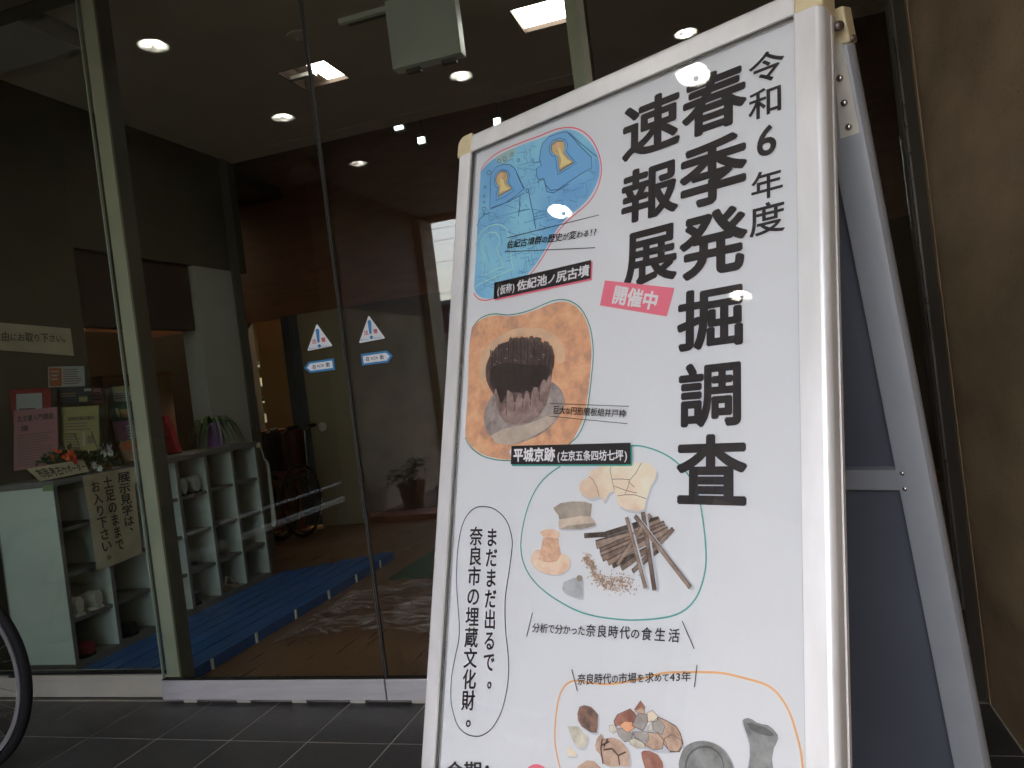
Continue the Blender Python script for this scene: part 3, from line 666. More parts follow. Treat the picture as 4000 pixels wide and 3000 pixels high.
vcol('展示見学は、', .70, .92, .97, .22); vcol('土足のままで', .40, .62, .95, .12); vcol('お入り下さい。', .11, .33, .93, .03)
obj('lettering', hl, 'marker', hn, fix=False)

def card(nm, lab, cat, q, m, items=(), grp=None, lean=None):     # a leaflet: front, edge and printed blocks
    N_ = (q[1]-q[0]).cross(q[3]-q[0]).normalized()
    if N_.y > 0 or (abs(N_.y) < .2 and N_.x < 0): N_ = -N_
    t = thing(nm, lab, cat, (q[0]+q[1]+q[2]+q[3])/4, grp)
    mb = MB(); b = [p-N_*.0015 for p in q]; mb.add(list(q)+b, [(0,1,2,3),(7,6,5,4),(0,4,5,1),(1,5,6,2),(2,6,7,3),(3,7,4,0)])
    obj('paper', mb, m, t)
    for it in items:
        if it[0] == 'b':
            _, s0, t0, s1, t1, mm = it; obj('printed_block', MB().add([lerp4(q, s0, t1)+N_*.0006, lerp4(q, s1, t1)+N_*.0006, lerp4(q, s1, t0)+N_*.0006, lerp4(q, s0, t0)+N_*.0006], [(3,2,1,0)]), mm, t, fix=False)
        elif it[0] == 'l':
            _, s0, t0, s1, t1, nn, mm = it; mb = MB()
            for k in range(nn):
                tt = t0+(t1-t0)*(k+.5)/nn; e = s1-(s1-s0)*random.random()*.3; hh = (t1-t0)/nn*.22
                mb.add([lerp4(q, s0, tt+hh)+N_*.0012, lerp4(q, e, tt+hh)+N_*.0012, lerp4(q, e, tt-hh)+N_*.0012, lerp4(q, s0, tt-hh)+N_*.0012], [(3,2,1,0)])
            obj('printed_lines', mb, mm, t, fix=False)
        elif it[0] == 't':
            _, s0, t0, s1, t1, s, mm = it; qq = [lerp4(q, s0, t1)+N_*.0012, lerp4(q, s1, t1)+N_*.0012, lerp4(q, s1, t0)+N_*.0012, lerp4(q, s0, t0)+N_*.0012]
            obj('lettering', text_h(MB(), s, qq, .02), mm, t, fix=False)
    return t
zr = zm(0, 1250, 2.37)
def YQ(Y, *ps): return [ony(*zr(p), Y) for p in ps]
mat('p_pink', (0.340,0.150,0.156), .7, var=.05); mat('p_yel', (0.286,0.252,0.102), .7, var=.05); mat('p_navy', (0.024,0.031,0.041), .5); mat('p_red', (0.218,0.020,0.020), .6, var=.3, vscale=30)
mat('p_white', (0.326,0.326,0.313), .7); mat('p_green', (0.020,0.075,0.048), .6, var=.3, vscale=30); mat('p_mag', (0.224,0.088,0.163), .6, var=.4, vscale=25); mat('p_tan', (0.286,0.163,0.075), .7, var=.1)
mat('p_orange', (0.340,0.088,0.020), .6); mat('p_ink', (.05,.04,.04), .7); mat('p_inksoft', (.20,.12,.10), .7)
card('flyer', 'red flyer with a pale flower centre at the left of the rack', 'flyer', YQ(2.965, (72,645),(465,625),(488,1080),(82,1100)), 'p_red', [('b',.2,.45,.8,.9,'p_white'),('l',.25,.5,.7,.62,2,'p_ink')])
card('flyer', 'tall pink flyer with a bold black heading, lowest left in the rack', 'flyer', YQ(2.935, (130,840),(528,805),(542,1335),(128,1400)), 'p_pink', [('t',.08,.80,.92,.91,'古文書入門講座','p_ink'),('t',.17,.64,.34,.74,'講','p_ink'),('l',.08,.05,.9,.6,12,'p_inksoft')])
card('flyer', 'olive-yellow printed sheet in the middle of the rack', 'flyer', YQ(2.98, (565,812),(912,790),(922,1205),(577,1215)), 'p_yel', [('t',.18,.68,.9,.78,'回特別展示案内','p_ink'),('l',.1,.45,.92,.66,3,'p_inksoft'),('l',.1,.05,.5,.42,6,'p_inksoft'),('b',.56,.1,.62,.42,'p_white'),('b',.68,.16,.84,.34,'p_inksoft')])
card('flyer', 'white timetable sheet with an orange left block, topmost in the rack', 'flyer', YQ(3.12, (442,433),(778,425),(786,612),(448,625)), 'p_white', [('b',.04,.05,.38,.93,'p_orange'),('l',.43,.1,.96,.9,7,'p_inksoft'),('l',.08,.3,.34,.85,3,'p_white')])
card('flyer', 'dark navy landscape flyer below the timetable sheet', 'flyer', YQ(3.05, (525,632),(862,613),(860,768),(527,775)), 'p_navy', [('b',.76,.72,.95,.88,'p_white'),('b',.62,.1,.85,.4,'p_yel'),('l',.1,.4,.6,.7,2,'p_tan')])
card('flyer', 'narrow pink leaflet peeping out behind the navy flyer', 'flyer', YQ(3.2, (858,635),(932,630),(968,770),(858,778)), 'p_pink', [('l',.1,.2,.9,.8,3,'p_ink')])
card('leaflet', 'white leaflet at the top of the right-hand rack', 'leaflet', YQ(3.32, (1038,618),(1240,612),(1262,745),(1058,757)), 'p_white', [('b',.03,.7,.95,.98,'p_yel'),('l',.1,.15,.9,.6,3,'p_inksoft')])
card('leaflet', 'dark green leaflet with yellow figures in the right-hand rack', 'leaflet', YQ(3.26, (1000,765),(1210,750),(1268,918),(1042,942)), 'p_green', [('b',.45,.15,.85,.6,'p_tan'),('b',.25,.2,.38,.7,'p_yel')])
card('leaflet', 'magenta patterned leaflet in the right-hand rack', 'leaflet', YQ(3.2, (1040,945),(1270,920),(1310,1105),(1088,1130)), 'p_mag', [('b',.5,.1,.8,.75,'p_white'),('l',.5,.15,.8,.7,4,'p_ink')])
card('leaflet', 'orange-tan leaflet lowest in the right-hand rack', 'leaflet', YQ(3.14, (1095,1120),(1315,1100),(1335,1290),(1160,1312)), 'p_tan', [('b',.08,.55,.9,.9,'p_orange'),('l',.1,.1,.9,.5,4,'p_inksoft')])
rk = thing('wire_rack', 'dark wire leaflet rack standing on the near shoe shelf', 'rack', (-3.2,3.1,.89))
for Y_, pa, pb in ((2.94,(130,1110),(265,1100)),(2.94,(440,1085),(690,1050)),(2.94,(845,1030),(920,1018))):
    a, b = ony(*zr(pa), Y_), ony(*zr(pb), Y_)
    obj('wire', MB().tube([a+V((0,.03,-.12)), a, b, b+V((0,.03,-.12))], .0018, 6), 'steel_dark', rk)
obj('back_board', MB().obox((-3.46,3.18,.891), (.30,0,0), (0,.012,0), (0,.06,.40)), 'frame_dark', rk)
obj('front_tray', MB().box((-3.40,2.955,.8905), (-2.93+-.12,2.967,.93)), 'steel_dark', rk)
st = thing('leaflet_stand', 'dark slanted leaflet stand behind the artificial flowers', 'stand', (-3.1,3.3,.89))
obj('panel', MB().obox((-3.22,3.36,.891), (.17,0,0), (0,.01,0), (-.12,.04,.42)), 'frame_dark', st)
obj('shelf_lip', MB().obox((-3.22,3.28,.892), (.17,0,0), (0,.06,0), (0,0,.012)), 'frame_dark', st)
# red festive card and black backing
rd = thing('red_ornament', 'red cloth ornament leaning on a black board beside the jamb', 'ornament', (-3.2,3.6,.89))
za = zm(500, 1500, 2.765)
A = [ony(*za(p), 3.62) for p in ((338,345),(392,350),(415,430),(450,470),(470,560),(520,700),(548,738),(400,752),(372,560),(345,430))]
obj('cloth', MB().add(A+[p+V((0,.04,0)) for p in A], [tuple(range(10))]+[(i,(i+1)%10,10+(i+1)%10,10+i) for i in range(10)]+[tuple(range(10,20))]), mat('cloth_red', (.42,.012,.03), .7, var=.5, vscale=40), rd)
B = [ony(*za(p), 3.68) for p in ((395,440),(440,400),(580,745),(430,770))]
obj('board', MB().add(B+[p+V((0,.01,0)) for p in B], [(0,1,2,3),(4,5,6,7)]+[(i,(i+1)%4,4+(i+1)%4,4+i) for i in range(4)]), 'rubber', rd)
# name board of the supporters
nbq = [onx(*zr(p), -3.07) for p in ((245,1376),(770,1290),(780,1408),(325,1496))]
nbq[2].x += .03; nbq[3].x += .03
t = card('tent_sign', 'folded card with black lettering under the flowers on the shelf top', 'sign', nbq, 'paper_dim', [('t',.07,.12,.98,.85,'市民考古サポーター','marker')])
# flowers
mat('leaf_dark', (.02,.06,.018), .5, var=.5, vscale=40); mat('leaf_green', (.055,.13,.03), .5, var=.4, vscale=12); mat('leaf_pale', (.20,.25,.17), .5)
mat('fl_orange', (.75,.10,.02), .5, var=.25, vscale=60); mat('fl_red', (.45,.02,.03), .5); mat('fl_white', (.55,.55,.5), .6); mat('fl_pink', (.55,.30,.28), .6)
mat('wicker', (.25,.16,.08), .7)
def blossom(c, r, m, parent):
    mb = MB()
    for ring_, (n_, rr, tilt) in enumerate(((7,1,.25),(6,.72,.7),(4,.42,1.15))):
        for k in range(n_):
            a = 2*PI*k/n_+ring_*.4; d = V((math.cos(a), 0, math.sin(a)))*math.cos(tilt)+V((0,-1,0))*math.sin(tilt); s = V((-math.sin(a), 0, math.cos(a)))
            mb.add([c, c+d*r*rr*.55-s*r*.3, c+d*r*rr*1.0-s*r*.12, c+d*r*rr*1.0+s*r*.12, c+d*r*rr*.55+s*r*.3], [(0,1,2,3,4)])
    return obj('blossom', mb, m, parent, fix=False)
def leaves(c, n_, R_, m, parent, ls=.03):
    mb = MB()
    for k in range(n_):
        p = c+V((random.gauss(0,1)*R_, random.gauss(0,.6)*R_, random.gauss(0,.6)*R_)); d = V((random.uniform(-1,1), random.uniform(-1,.4), random.uniform(-.6,.8))).normalized(); s = d.orthogonal().normalized()
        l = ls*random.uniform(.6,1.3); mb.add([p, p+d*l*.5+s*l*.25, p+d*l, p+d*l*.5-s*l*.25], [(0,1,2,3)])
    return tag(obj('foliage', mb, m, parent, fix=False), kind='stuff')
def flowerpot(nm, lab, c, bl, lm):
    t = thing(nm, lab, 'artificial flowers', c)
    obj('basket', MB().lathe([(0,0),(.025,0),(.034,.035),(.03,.036)], (c[0],c[1],c[2]), 14), 'wicker', t, smooth=True)
    obj('stem', MB().tube([V(c)+V((0,0,.02)), V(c)+V((0,-.01,.07))], .003, 5), 'leaf_dark', t)
    leaves(V(c)+V((0,0,.07)), 110, .042, lm, t, .04)
    for p, r, m in bl: blossom(p, r, m, t)
YFl = 2.9
def fp(x, y, Y=YFl): return ony(*zr((x, y)), Y)
flowerpot('flower_arrangement', 'artificial flowers with one large orange-red bloom on the shelf front', (fp(590,1400).x, YFl, .8905), [(fp(548,1275), .050, 'fl_orange'), (fp(665,1262), .036, 'fl_orange'), (fp(700,1300),.02,'fl_red')], 'leaf_dark')
flowerpot('flower_arrangement', 'artificial flowers with small pink-white and red blooms in the middle', (fp(820,1400,3.05).x, 3.05, .8905), [(fp(830,1170,3.0), .03, 'fl_pink'), (fp(870,1135,3.0),.018,'fl_red'), (fp(800,1150,3.0),.010,'fl_red'),(fp(840,1125,3.0),.015,'fl_white')], 'leaf_green')
flowerpot('flower_arrangement', 'artificial flowers with white blooms at the right near the jamb', (fp(985,1390,3.1).x, 3.1, .8905), [(fp(985,1200,3.06), .036, 'fl_white'), (fp(1030,1230,3.06),.02,'fl_white'), (fp(880,1345,3.0),.02,'fl_white'),(fp(930,1375,3.0),.018,'fl_white')], 'leaf_dark')
# spider plant
sp = thing('spider_plant', 'spider plant with arching striped leaves in a purple pot', 'potted plant', (-3.2,4.09,.89))
mat('pot_purple', (.26,.11,.34), .4); mat('soil', (.03,.02,.015), .9)
obj('pot', MB().lathe([(0,0),(.052,0),(.056,.02),(.066,.13),(.069,.135),(.069,.15),(.062,.15),(.06,.13)], (-3.2,4.09,.8965), 24), 'pot_purple', sp, smooth=True)
obj('soil', MB().lathe([(0,.135),(.0605,.135)], (-3.2,4.09,.8965), 20), 'soil', sp)
obj('saucer', MB().lathe([(0,.0005),(.07,.0005),(.078,.006),(.0,.0055)], (-3.2,4.09,.8902), 24), 'clip_white', sp, smooth=True)
for k in range(46):
    a = random.uniform(0, 2*PI); L = random.uniform(.14,.30); up = random.uniform(.03,.10); d = V((math.cos(a)*.8, math.sin(a), 0)); mb = MB(); vs = []
    s = V((-math.sin(a), math.cos(a), 0)); base = V((-3.2, 4.09, 1.03))
    n_ = 9
    for i in range(n_+1):
        t = i/n_; p = base+d*(L*(t**.9))*(1-.25*t*t)+V((0,0, up*math.sin(min(1,t*1.5)*PI*.6)-.26*t*t*L/.3)); wdt = .0065*math.sin(PI*min(1,.15+t*.85))+.0008
        vs += [p-s*wdt, p+V((0,0,-.002)), p+s*wdt]
    mb.add(vs, [(i*3, i*3+1, i*3+4, i*3+3) for i in range(n_)]+[(i*3+1, i*3+2, i*3+5, i*3+4) for i in range(n_)])
    obj('leaf', mb, 'leaf_green' if k % 6 else 'leaf_pale', sp, smooth=True, fix=False)
# folded wheelchairs by the counter
mat('vinyl_dark', (.02,.018,.02), .4); mat('vinyl_red', (.06,.006,.01), .4)
def wheelchair(x, y, c, lab):
    t = thing('folded_wheelchair', lab, 'wheelchair', (x, y, 0), 'folded wheelchairs by the counter')
    for s in (-.09,.09):
        ring_ = [V((x+s*1.25, y+.29*math.cos(a), .30+.29*math.sin(a))) for a in [k*PI/14 for k in range(29)]]
        wh = obj('wheel', MB().tube(ring_, .013, 6, cap=False), 'rubber', t, smooth=True)
        sub('hand_rim', MB().tube([p+V((math.copysign(.03,s), 0, 0)) for p in [(V((x+s*1.25, y, .30))+(q_-V((x+s*1.25, y, .30)))*.9) for q_ in ring_]], .006, 6, cap=False), 'steel_dark', wh, smooth=True)
        obj('back_tube', MB().tube([(x+s,y+.16,.3),(x+s,y+.2,.86),(x+s,y+.30,.90)], .011, 8), 'steel_dark', t, smooth=True)
        obj('grip', MB().tube([(x+s,y+.28,.895),(x+s,y+.40,.90)], .017, 8), 'rubber', t, smooth=True)
        obj('front_tube', MB().tube([(x+s,y+.15,.5),(x+s,y-.25,.5),(x+s,y-.38,.15)], .011, 8), 'steel_dark', t, smooth=True)
    obj('backrest', MB().add([(x+.09*math.cos(k*PI/6), y+.18+.06*math.sin(k*PI/6), z) for z in (.5,.88) for k in range(7)], [(k,k+1,8+k,7+k) for k in range(6)]), c, t, smooth=True)
    obj('seat', MB().add([(x-.09,y-.2,.5),(x,y-.2,.56),(x+.09,y-.2,.5),(x-.09,y+.15,.5),(x,y+.15,.56),(x+.09,y+.15,.5)], [(0,1,4,3),(1,2,5,4)]), c, t)
wheelchair(ony(1030,1850,5.5).x,5.5,'vinyl_dark','folded wheelchair with black seat nearest the shelf end'); wheelchair(ony(1120,1840,5.6).x,5.6,'vinyl_red','folded wheelchair with dark red trim, the right one of the pair')
# shoehorn hanging at the far end of the shelf
hk = thing('shoe_horn', 'pale long shoe horn hanging from a yellow hook at the shelf end', 'shoe horn', (-3.03,4.32,.8))
obj('hook', MB().lathe([(0,0),(.014,.0),(.018,.012),(0,.02)], (-3.047,4.30,.865), 14, (1,0,0)), 'cap_yellow', hk, smooth=True)
obj('cord', MB().tube([(-3.03,4.30,.86),(-3.028,4.32,.80),(-3.03,4.33,.765)], .0025, 6), 'clip_white', hk)
obj('blade', MB().tube([(-3.03,4.33,.765),(-3.03,4.345,.76),(-3.03,4.36,.73),(-3.03,4.355,.5),(-3.03,4.35,.36),(-3.03,4.335,.325)], [.006,.008,.011,.012,.017,.010], 8), 'pillar', hk, smooth=True)

# ------------------------------------------------------------------ things standing outside, behind and beside the camera
gr = thing('guard_rail', 'low flat steel rail outside, mirrored across the glass', 'rail', (-2.9,.6,0))
obj('rail_bar', MB().box((-2.925,-.10,.345), (-2.90,1.62,.385)), 'steel', gr, bevel=.003)
obj('upper_bar', MB().box((-2.925,-.10,.475), (-2.905,1.66,.492)), 'steel', gr, bevel=.002)
for yy in (-.07,.9,1.58): obj('post', MB().box((-2.9255,yy,.001), (-2.9255-.03,yy+.03,.50)), 'steel_dark', gr)
pt = thing('potted_shrub', 'terracotta pot with a straggly plant by the court wall, mirrored in the door', 'potted plant', (-2.96,-1.4,.05))
mat('terracotta', (.36,.13,.06), .8, var=.25, vscale=20)
obj('pot', MB().lathe([(0,0),(.085,0),(.12,.20),(.13,.20),(.13,.23),(.115,.23),(.11,.2)], (-2.96,-1.4,.0505), 26), 'terracotta', pt, smooth=True)
obj('soil', MB().lathe([(0,.2),(.112,.2)], (-2.96,-1.4,.0505), 20), 'soil', pt)
obj('stem', MB().tube([(-2.96,-1.4,.25),(-2.9,-1.35,.38),(-2.84,-1.3,.47)], .005, 6).tube([(-2.96,-1.4,.25),(-3.02,-1.3,.36),(-3.08,-1.15,.38)], .005, 6).tube([(-2.96,-1.4,.25),(-2.98,-1.45,.4)], .005, 6), 'wicker', pt)
for c_ in (V((-2.86,-1.32,.45)), V((-3.03,-1.22,.36)), V((-2.97,-1.4,.38)), V((-2.92,-1.3,.33))): leaves(c_, 40, .045, 'leaf_green', pt, .05)
pc = thing('small_pot', 'small grey-blue pot beside the terracotta one', 'plant pot', (-2.72,-1.5,.05))
obj('pot', MB().lathe([(0,0),(.05,0),(.06,.14),(.065,.15),(.055,.15)], (-2.74,-1.55,.0505), 20), mat('pot_blue', (.12,.17,.22), .6), pc, smooth=True)
obj('leaves', MB().tube([(-2.74,-1.55,.15),(-2.72,-1.54,.24)], .004, 5), 'leaf_green', pc)
# bicycle, front wheel in the lower left corner of the photograph
bk = thing('bicycle', 'black bicycle with an upright front wheel parked at the far left', 'bicycle', (-2.95,1.9,0))
wc = V((-2.632,1.9,.336)); mat('paint_black', (.015,.015,.018), .3, coat=.5)
def wheel(c):
    ty = obj('tyre', MB().tube([c+V((.318*math.cos(a),0,.318*math.sin(a))) for a in [k*PI/36 for k in range(73)]], .016, 10, cap=False), 'rubber', bk, smooth=True)
    rim = MB(); prof = [(.285,-.011),(.292,-.0125),(.302,-.0125),(.302,.0125),(.292,.0125),(.285,.011)]
    vs = [c+V((r_*math.cos(a), b_, r_*math.sin(a))) for a in [k*PI/36 for k in range(72)] for r_, b_ in prof]
    rim.add(vs, [(i*6+j, i*6+(j+1) % 6, ((i+1) % 72)*6+(j+1) % 6, ((i+1) % 72)*6+j) for i in range(72) for j in range(6)])
    ri = obj('rim', rim, mat('rim_silver', (.42,.42,.42), .25, metal=.6), bk, smooth=True)
    sp_ = MB()
    for k in range(32):
        a = 2*PI*k/32; b_ = a+(.5 if k % 4 < 2 else -.5); y_ = .028*(1 if k % 2 else -1)
        sp_.tube([c+V((.022*math.cos(b_), y_, .022*math.sin(b_))), c+V((.279*math.cos(a), 0, .279*math.sin(a)))], .0011, 4)
    sub('spokes', sp_, 'steel', ri)
    obj('hub', MB().lathe([(.006,-.05),(.012,-.045),(.022,-.03),(.014,-.025),(.014,.025),(.022,.03),(.012,.045),(.006,.05)], c, 14, (0,1,0)), 'steel', bk, smooth=True)
wheel(wc)
a0 = math.radians(3)
obj('valve', MB().tube([wc+V((.280,0,.0)), wc+V((.245,0,.0))], [.005,.004], 8), 'rubber', bk)
wr2 = V((-3.62,1.9,.336)); wheel(wr2)
hd = V((-2.86,1.9,.90))
for s in (-.045,.045): obj('fork_blade', MB().tube([wc+V((0,s,0)), wc+V((-.06,s,.18)), hd+V((.09,s,-.30))], .011, 8), 'paint_black', bk, smooth=True)
obj('steerer', MB().tube([hd+V((.09,0,-.30)), hd], .018, 10), 'paint_black', bk, smooth=True)
obj('frame', MB().tube([hd+V((.05,0,-.17)), (-3.22,1.9,.30)], .017, 10).tube([(-3.22,1.9,.30),(-3.36,1.9,.78)], .016, 10).tube([hd+V((.03,0,-.10)), (-3.32,1.9,.62)], .014, 10).tube([(-3.22,1.9,.30), wr2+V((0,.05,0))], .010, 8).tube([(-3.34,1.9,.70), wr2+V((0,.05,0))], .009, 8), 'paint_black', bk, smooth=True)
obj('saddle', MB().add([(-3.50,1.81,.84),(-3.50,1.99,.84),(-3.36,1.96,.85),(-3.22,1.915,.84),(-3.22,1.885,.84),(-3.36,1.84,.85),(-3.5,1.9,.79),(-3.25,1.9,.81)], [(0,1,2,5),(2,3,4,5),(0,5,6),(1,6,2),(5,4,7,6),(2,6,7,3),(0,6,1)]), 'rubber', bk)
obj('handlebar', MB().tube([hd+V((0,-.27,.10)), hd+V((-.04,-.20,.13)), hd+V((.02,-.05,.08)), hd+V((.02,.05,.08)), hd+V((-.04,.20,.13)), hd+V((0,.27,.10))], .011, 8).tube([hd, hd+V((.02,0,.08))], .012, 8), 'steel', bk, smooth=True)
obj('mudguard', MB().tube([wc+V((.352*math.cos(a),0,.352*math.sin(a))) for a in [math.radians(62+k*8) for k in range(13)]], .016, 8), 'paint_black', bk, smooth=True)
obj('kickstand', MB().tube([(-3.50,1.94,.30),(-3.55,2.05,.004)], .008, 8), 'steel_dark', bk)

# ------------------------------------------------------------------ the poster stand
AZ, LEAN, DS = 0.47031744, 0.24682866, .88
H_ = V((math.cos(AZ), -math.sin(AZ), 0)); B_ = V((math.sin(AZ), math.cos(AZ), 0))
U_ = V((0,0,1))*math.cos(LEAN)+B_*math.sin(LEAN); N_ = H_.cross(U_)
def SP(u, v, o=0.0): return CAM + H_*u + U_*v + N_*(o-DS)
def S(px, py, o=0.0):      # pixel of the photograph -> point on the poster plane
    d = ray(px, py); t = (o-DS)/d.dot(N_); return CAM + d*t
def SU(px, py):
    q = S(px, py)-CAM; return q.dot(H_), q.dot(U_)
UL, UR, ULo, URo, VT, VTo = -.985, -.383, -1.023, -.336, .645, .680
VB, VBo = -.80, -.845                          # foot rails; legs run on to the floor
VF = -(.885)/.9697
base = SP((ULo+URo)/2, VF)
ps = thing('poster_stand', 'tall silver A-frame stand holding a white Japanese exhibition poster', 'sign stand', (base.x, base.y+.1, 0))
arc = [(.0265+.0095*math.sin(a), .0015+.0105*math.cos(a)) for a in [k*PI/14 for k in range(0, 8)]]
prof = [(0,.0),(0,.0105),(.0004,.012),(.0250,.012)] + arc + [(.036,-.012),(.0335,-.0135),(.0335,-.0165),(.036,-.018),(.0355,-.026),(0,-.026)]
obj('stile', MB().sweep(prof, SP(UR, VF+.012), SP(UR, VT+.0), H_, N_), 'alu', ps, smooth=True)
obj('stile', MB().sweep(prof, SP(UL, VF+.012), SP(UL, VT+.0), -H_, N_), 'alu', ps, smooth=True)
obj('rail', MB().sweep(prof, SP(UL, VT), SP(UR, VT), U_, N_), 'alu', ps, smooth=True)
obj('rail', MB().sweep(prof, SP(UL, VB), SP(UR, VB), -U_, N_), 'alu', ps, smooth=True)
def cap(u0, sgn, v0, th=0, plane=None):
    mb = MB(); w_, r_ = .0372, .018; out = [(0,-.0), (w_, 0)]
    out = [(0, 0), (w_+.0, 0), (w_, w_-r_)] + [(w_-r_+r_*math.cos(a), w_-r_+r_*math.sin(a)) for a in [k*PI/12 for k in range(1, 6)]] + [(w_-r_, w_), (0, w_)]
    out = [(a, b-.003 if b == 0 else b) for a, b in out]
    f = [V(SP(u0+sgn*a, v0+b, .0125)) for a, b in out]; bk_ = [p-N_*.040 for p in f]; n_ = len(f)
    mb.add(f+bk_, [tuple(range(n_)), tuple(range(n_, 2*n_))]+[(i, (i+1) % n_, n_+(i+1) % n_, n_+i) for i in range(n_)])
    return mb
obj('corner_cap', cap(UL, -1, VT+.0005), 'cap_yellow', ps, bevel=.003)
obj('corner_cap', cap(UR, 1, VT+.0005), 'cap_yellow', ps, bevel=.003)
for u in (UL-.036, UR+.002): obj('foot', MB().obox(SP(u, VF+.001, -.028)-V((0,0,.0)), H_*.040, U_*.014, N_*.036), 'rubber', ps)
po = obj('poster', MB().add([SP(UL-.001, VB-.001), SP(UR+.001, VB-.001), SP(UR+.001, VT+.001), SP(UL-.001, VT+.001)], [(0,1,2,3)]).obox(SP(UL-.0005, VB, -.006), H_*(UR-UL), U_*(VT-VB), N_*.0055), 'poster', ps, fix=False)
cs = MB().obox(SP(UL-.001, VB-.001, .0030), H_*(UR-UL+.002), U_*(VT-VB+.002), N_*.0015)
obj('cover_sheet', cs, 'acrylic', ps)
obj('inner_seal', MB().obox(SP(UL, VB, .0048), H_*.0035, U_*(VT-VB), N_*.004).obox(SP(UL+.0036, VT-.0022, .0048), H_*(UR-UL-.0072), U_*.0022, N_*.004).obox(SP(UR-.0012, VB, .0048), H_*.0012, U_*(VT-VB), N_*.004), 'steel_dark', ps)

# back frame, hinged at the top and leaning the other way
L2 = math.radians(12.0)
D2 = -V((0,0,1))*math.cos(L2)+B_*math.sin(L2); N2 = H_.cross(D2)   # D2 runs down the back frame; N2 points away from the front
PT = SP(0, VTo-.012)+B_*.052
def BP(u, l, o=0.0): return PT+H_*u+D2*l+N2*o
LB = PT.z/math.cos(L2)
sg_ = 1 if N2.dot(B_) > 0 else -1
NB = N2*sg_
WB = .046
pb = [(0,-.016),(0,.016),(WB-.008,.016),(WB-.002,.012),(WB,.004),(WB,-.008),(WB-.004,-.0145),(WB-.012,-.016)]
uR2, uL2 = URo-.006-WB, ULo+.006+WB
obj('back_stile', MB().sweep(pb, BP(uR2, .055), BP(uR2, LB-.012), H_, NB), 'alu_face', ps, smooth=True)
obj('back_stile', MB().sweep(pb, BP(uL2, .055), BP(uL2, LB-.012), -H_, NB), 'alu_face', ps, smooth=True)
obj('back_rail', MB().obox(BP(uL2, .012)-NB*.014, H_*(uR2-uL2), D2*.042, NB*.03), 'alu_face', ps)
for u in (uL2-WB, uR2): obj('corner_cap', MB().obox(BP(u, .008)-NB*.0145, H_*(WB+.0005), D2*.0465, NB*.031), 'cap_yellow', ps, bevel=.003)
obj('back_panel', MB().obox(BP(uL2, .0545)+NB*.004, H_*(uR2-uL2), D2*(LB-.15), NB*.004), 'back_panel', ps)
lc = (S(3400, 1870)-CAM)
# cross bar at the height where it shows between the frames
def bz(py0, px):      # length down the back frame seen at pixel (px, py)
    d = ray(px, py0); t = (BP(0,0)-CAM).dot(NB)/d.dot(NB); q = CAM+d*t-PT; return q.dot(D2), q.dot(H_)
la_, _ = bz(1822, 3500); lb_, _ = bz(1902, 3500)
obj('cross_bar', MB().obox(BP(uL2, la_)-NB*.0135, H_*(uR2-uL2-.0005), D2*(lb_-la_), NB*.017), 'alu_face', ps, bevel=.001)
rvb = MB()
def rivet(c, ax, r, m='rivet', par=ps, nm='rivet'):
    return obj(nm, MB().lathe([(r,0),(r*.94,r*.28),(r*.7,r*.55),(r*.36,r*.72),(0,r*.78)], c, 16, ax), m, par, smooth=True)
for px, py in ((3536,1834),(3546,1894)):
    l_, u_ = bz(py, px); rivet(BP(u_, l_)-NB*.0142, -NB, .0042)
# hinge plate at the right end between both frames
PP = SP(URo, 0).dot(H_)
def HS(px, py, off=0.0):    # pixel -> point on the plane of the right-hand end face of the stand
    d = ray(px, py); P0 = SP(URo-.004, VT); t = (P0+H_*off-CAM).dot(H_)/d.dot(H_) if abs(d.dot(H_)) > 1e-6 else 0; return CAM+d*t
def BF(px, py, o):          # pixel -> point just in front of the back frame
    d = ray(px, py); P0 = PT-NB*o; t = (P0-CAM).dot(NB)/d.dot(NB); return CAM+d*t
hq = [BF(*p, .017) for p in ((3262,175),(3290,165),(3358,518),(3282,542),(3262,300))]
obj('hinge_plate', MB().add(hq+[p+NB*.0022 for p in hq], [tuple(range(5)), tuple(range(5,10))]+[(i,(i+1)%5,5+(i+1)%5,5+i) for i in range(5)]), 'plate', ps)
hp_ = [o for o in ps.children if o.name.startswith('hinge_plate')] or [None]
for px, py in ((3281,306),(3298,402),(3315,496)):
    c_ = BF(px, py, .0172); rv = rivet(c_, -NB, .0048)
for px, py, r_ in ((3276,102,.0065),(3331,150,.0045)):
    c_ = BF(px, py, .026 if px < 3300 else .004)
    obj('screw', MB().lathe([(0,-.012),(r_*.6,-.012),(r_*.6,0),(r_,.0),(r_,r_*.45),(r_*.6,r_*.75),(0,r_*.8)], c_, 12, (H_*.6-NB*.8)), 'screw_rust', ps, smooth=True)

# ---------------- printing on the poster
def ink(name, mb, m, fix=False): return sub(name, mb, m, po, fix=fix)
O1, O2, O3, O4 = .0003, .0006, .0009, .0012
def P(zf, pts, o): return [S(*zf(p), o) for p in pts]
def Q4(zf, TL, TR, BR, BL, o): return P(zf, (TL, TR, BR, BL), o)
zI = lambda p: p
def inkquad(pl, pr, pt, pb_, o):
    a = SU(*pl)[0]; b = SU(*pr)[0]; c = SU(*pt)[1]; d = SU(*pb_)[1]
    return [SP(a, c, o), SP(b, c, o), SP(b, d, o), SP(a, d, o)]
BIG = [('春',(2664,499),(2919,398),(2791,277),(2732,533)),('季',(2655,712),(2921,628),(2841,524),(2759,805)),('発',(2655,971),(2923,894),(2839,807),(2694,1097)),
       ('掘',(2646,1263),(2904,1283),(2888,1099),(2673,1376)),('調',(2653,1487),(2896,1397),(2894,1398),(2749,1670)),('査',(2643,1853),(2922,1844),(2764,1697),(2899,1976)),
       ('速',(2431,617),(2658,529),(2572,367),(2453,632)),('報',(2429,798),(2651,799),(2630,613),(2470,874)),('展',(2434,1102),(2646,1080),(2611,874),(2530,1112))]
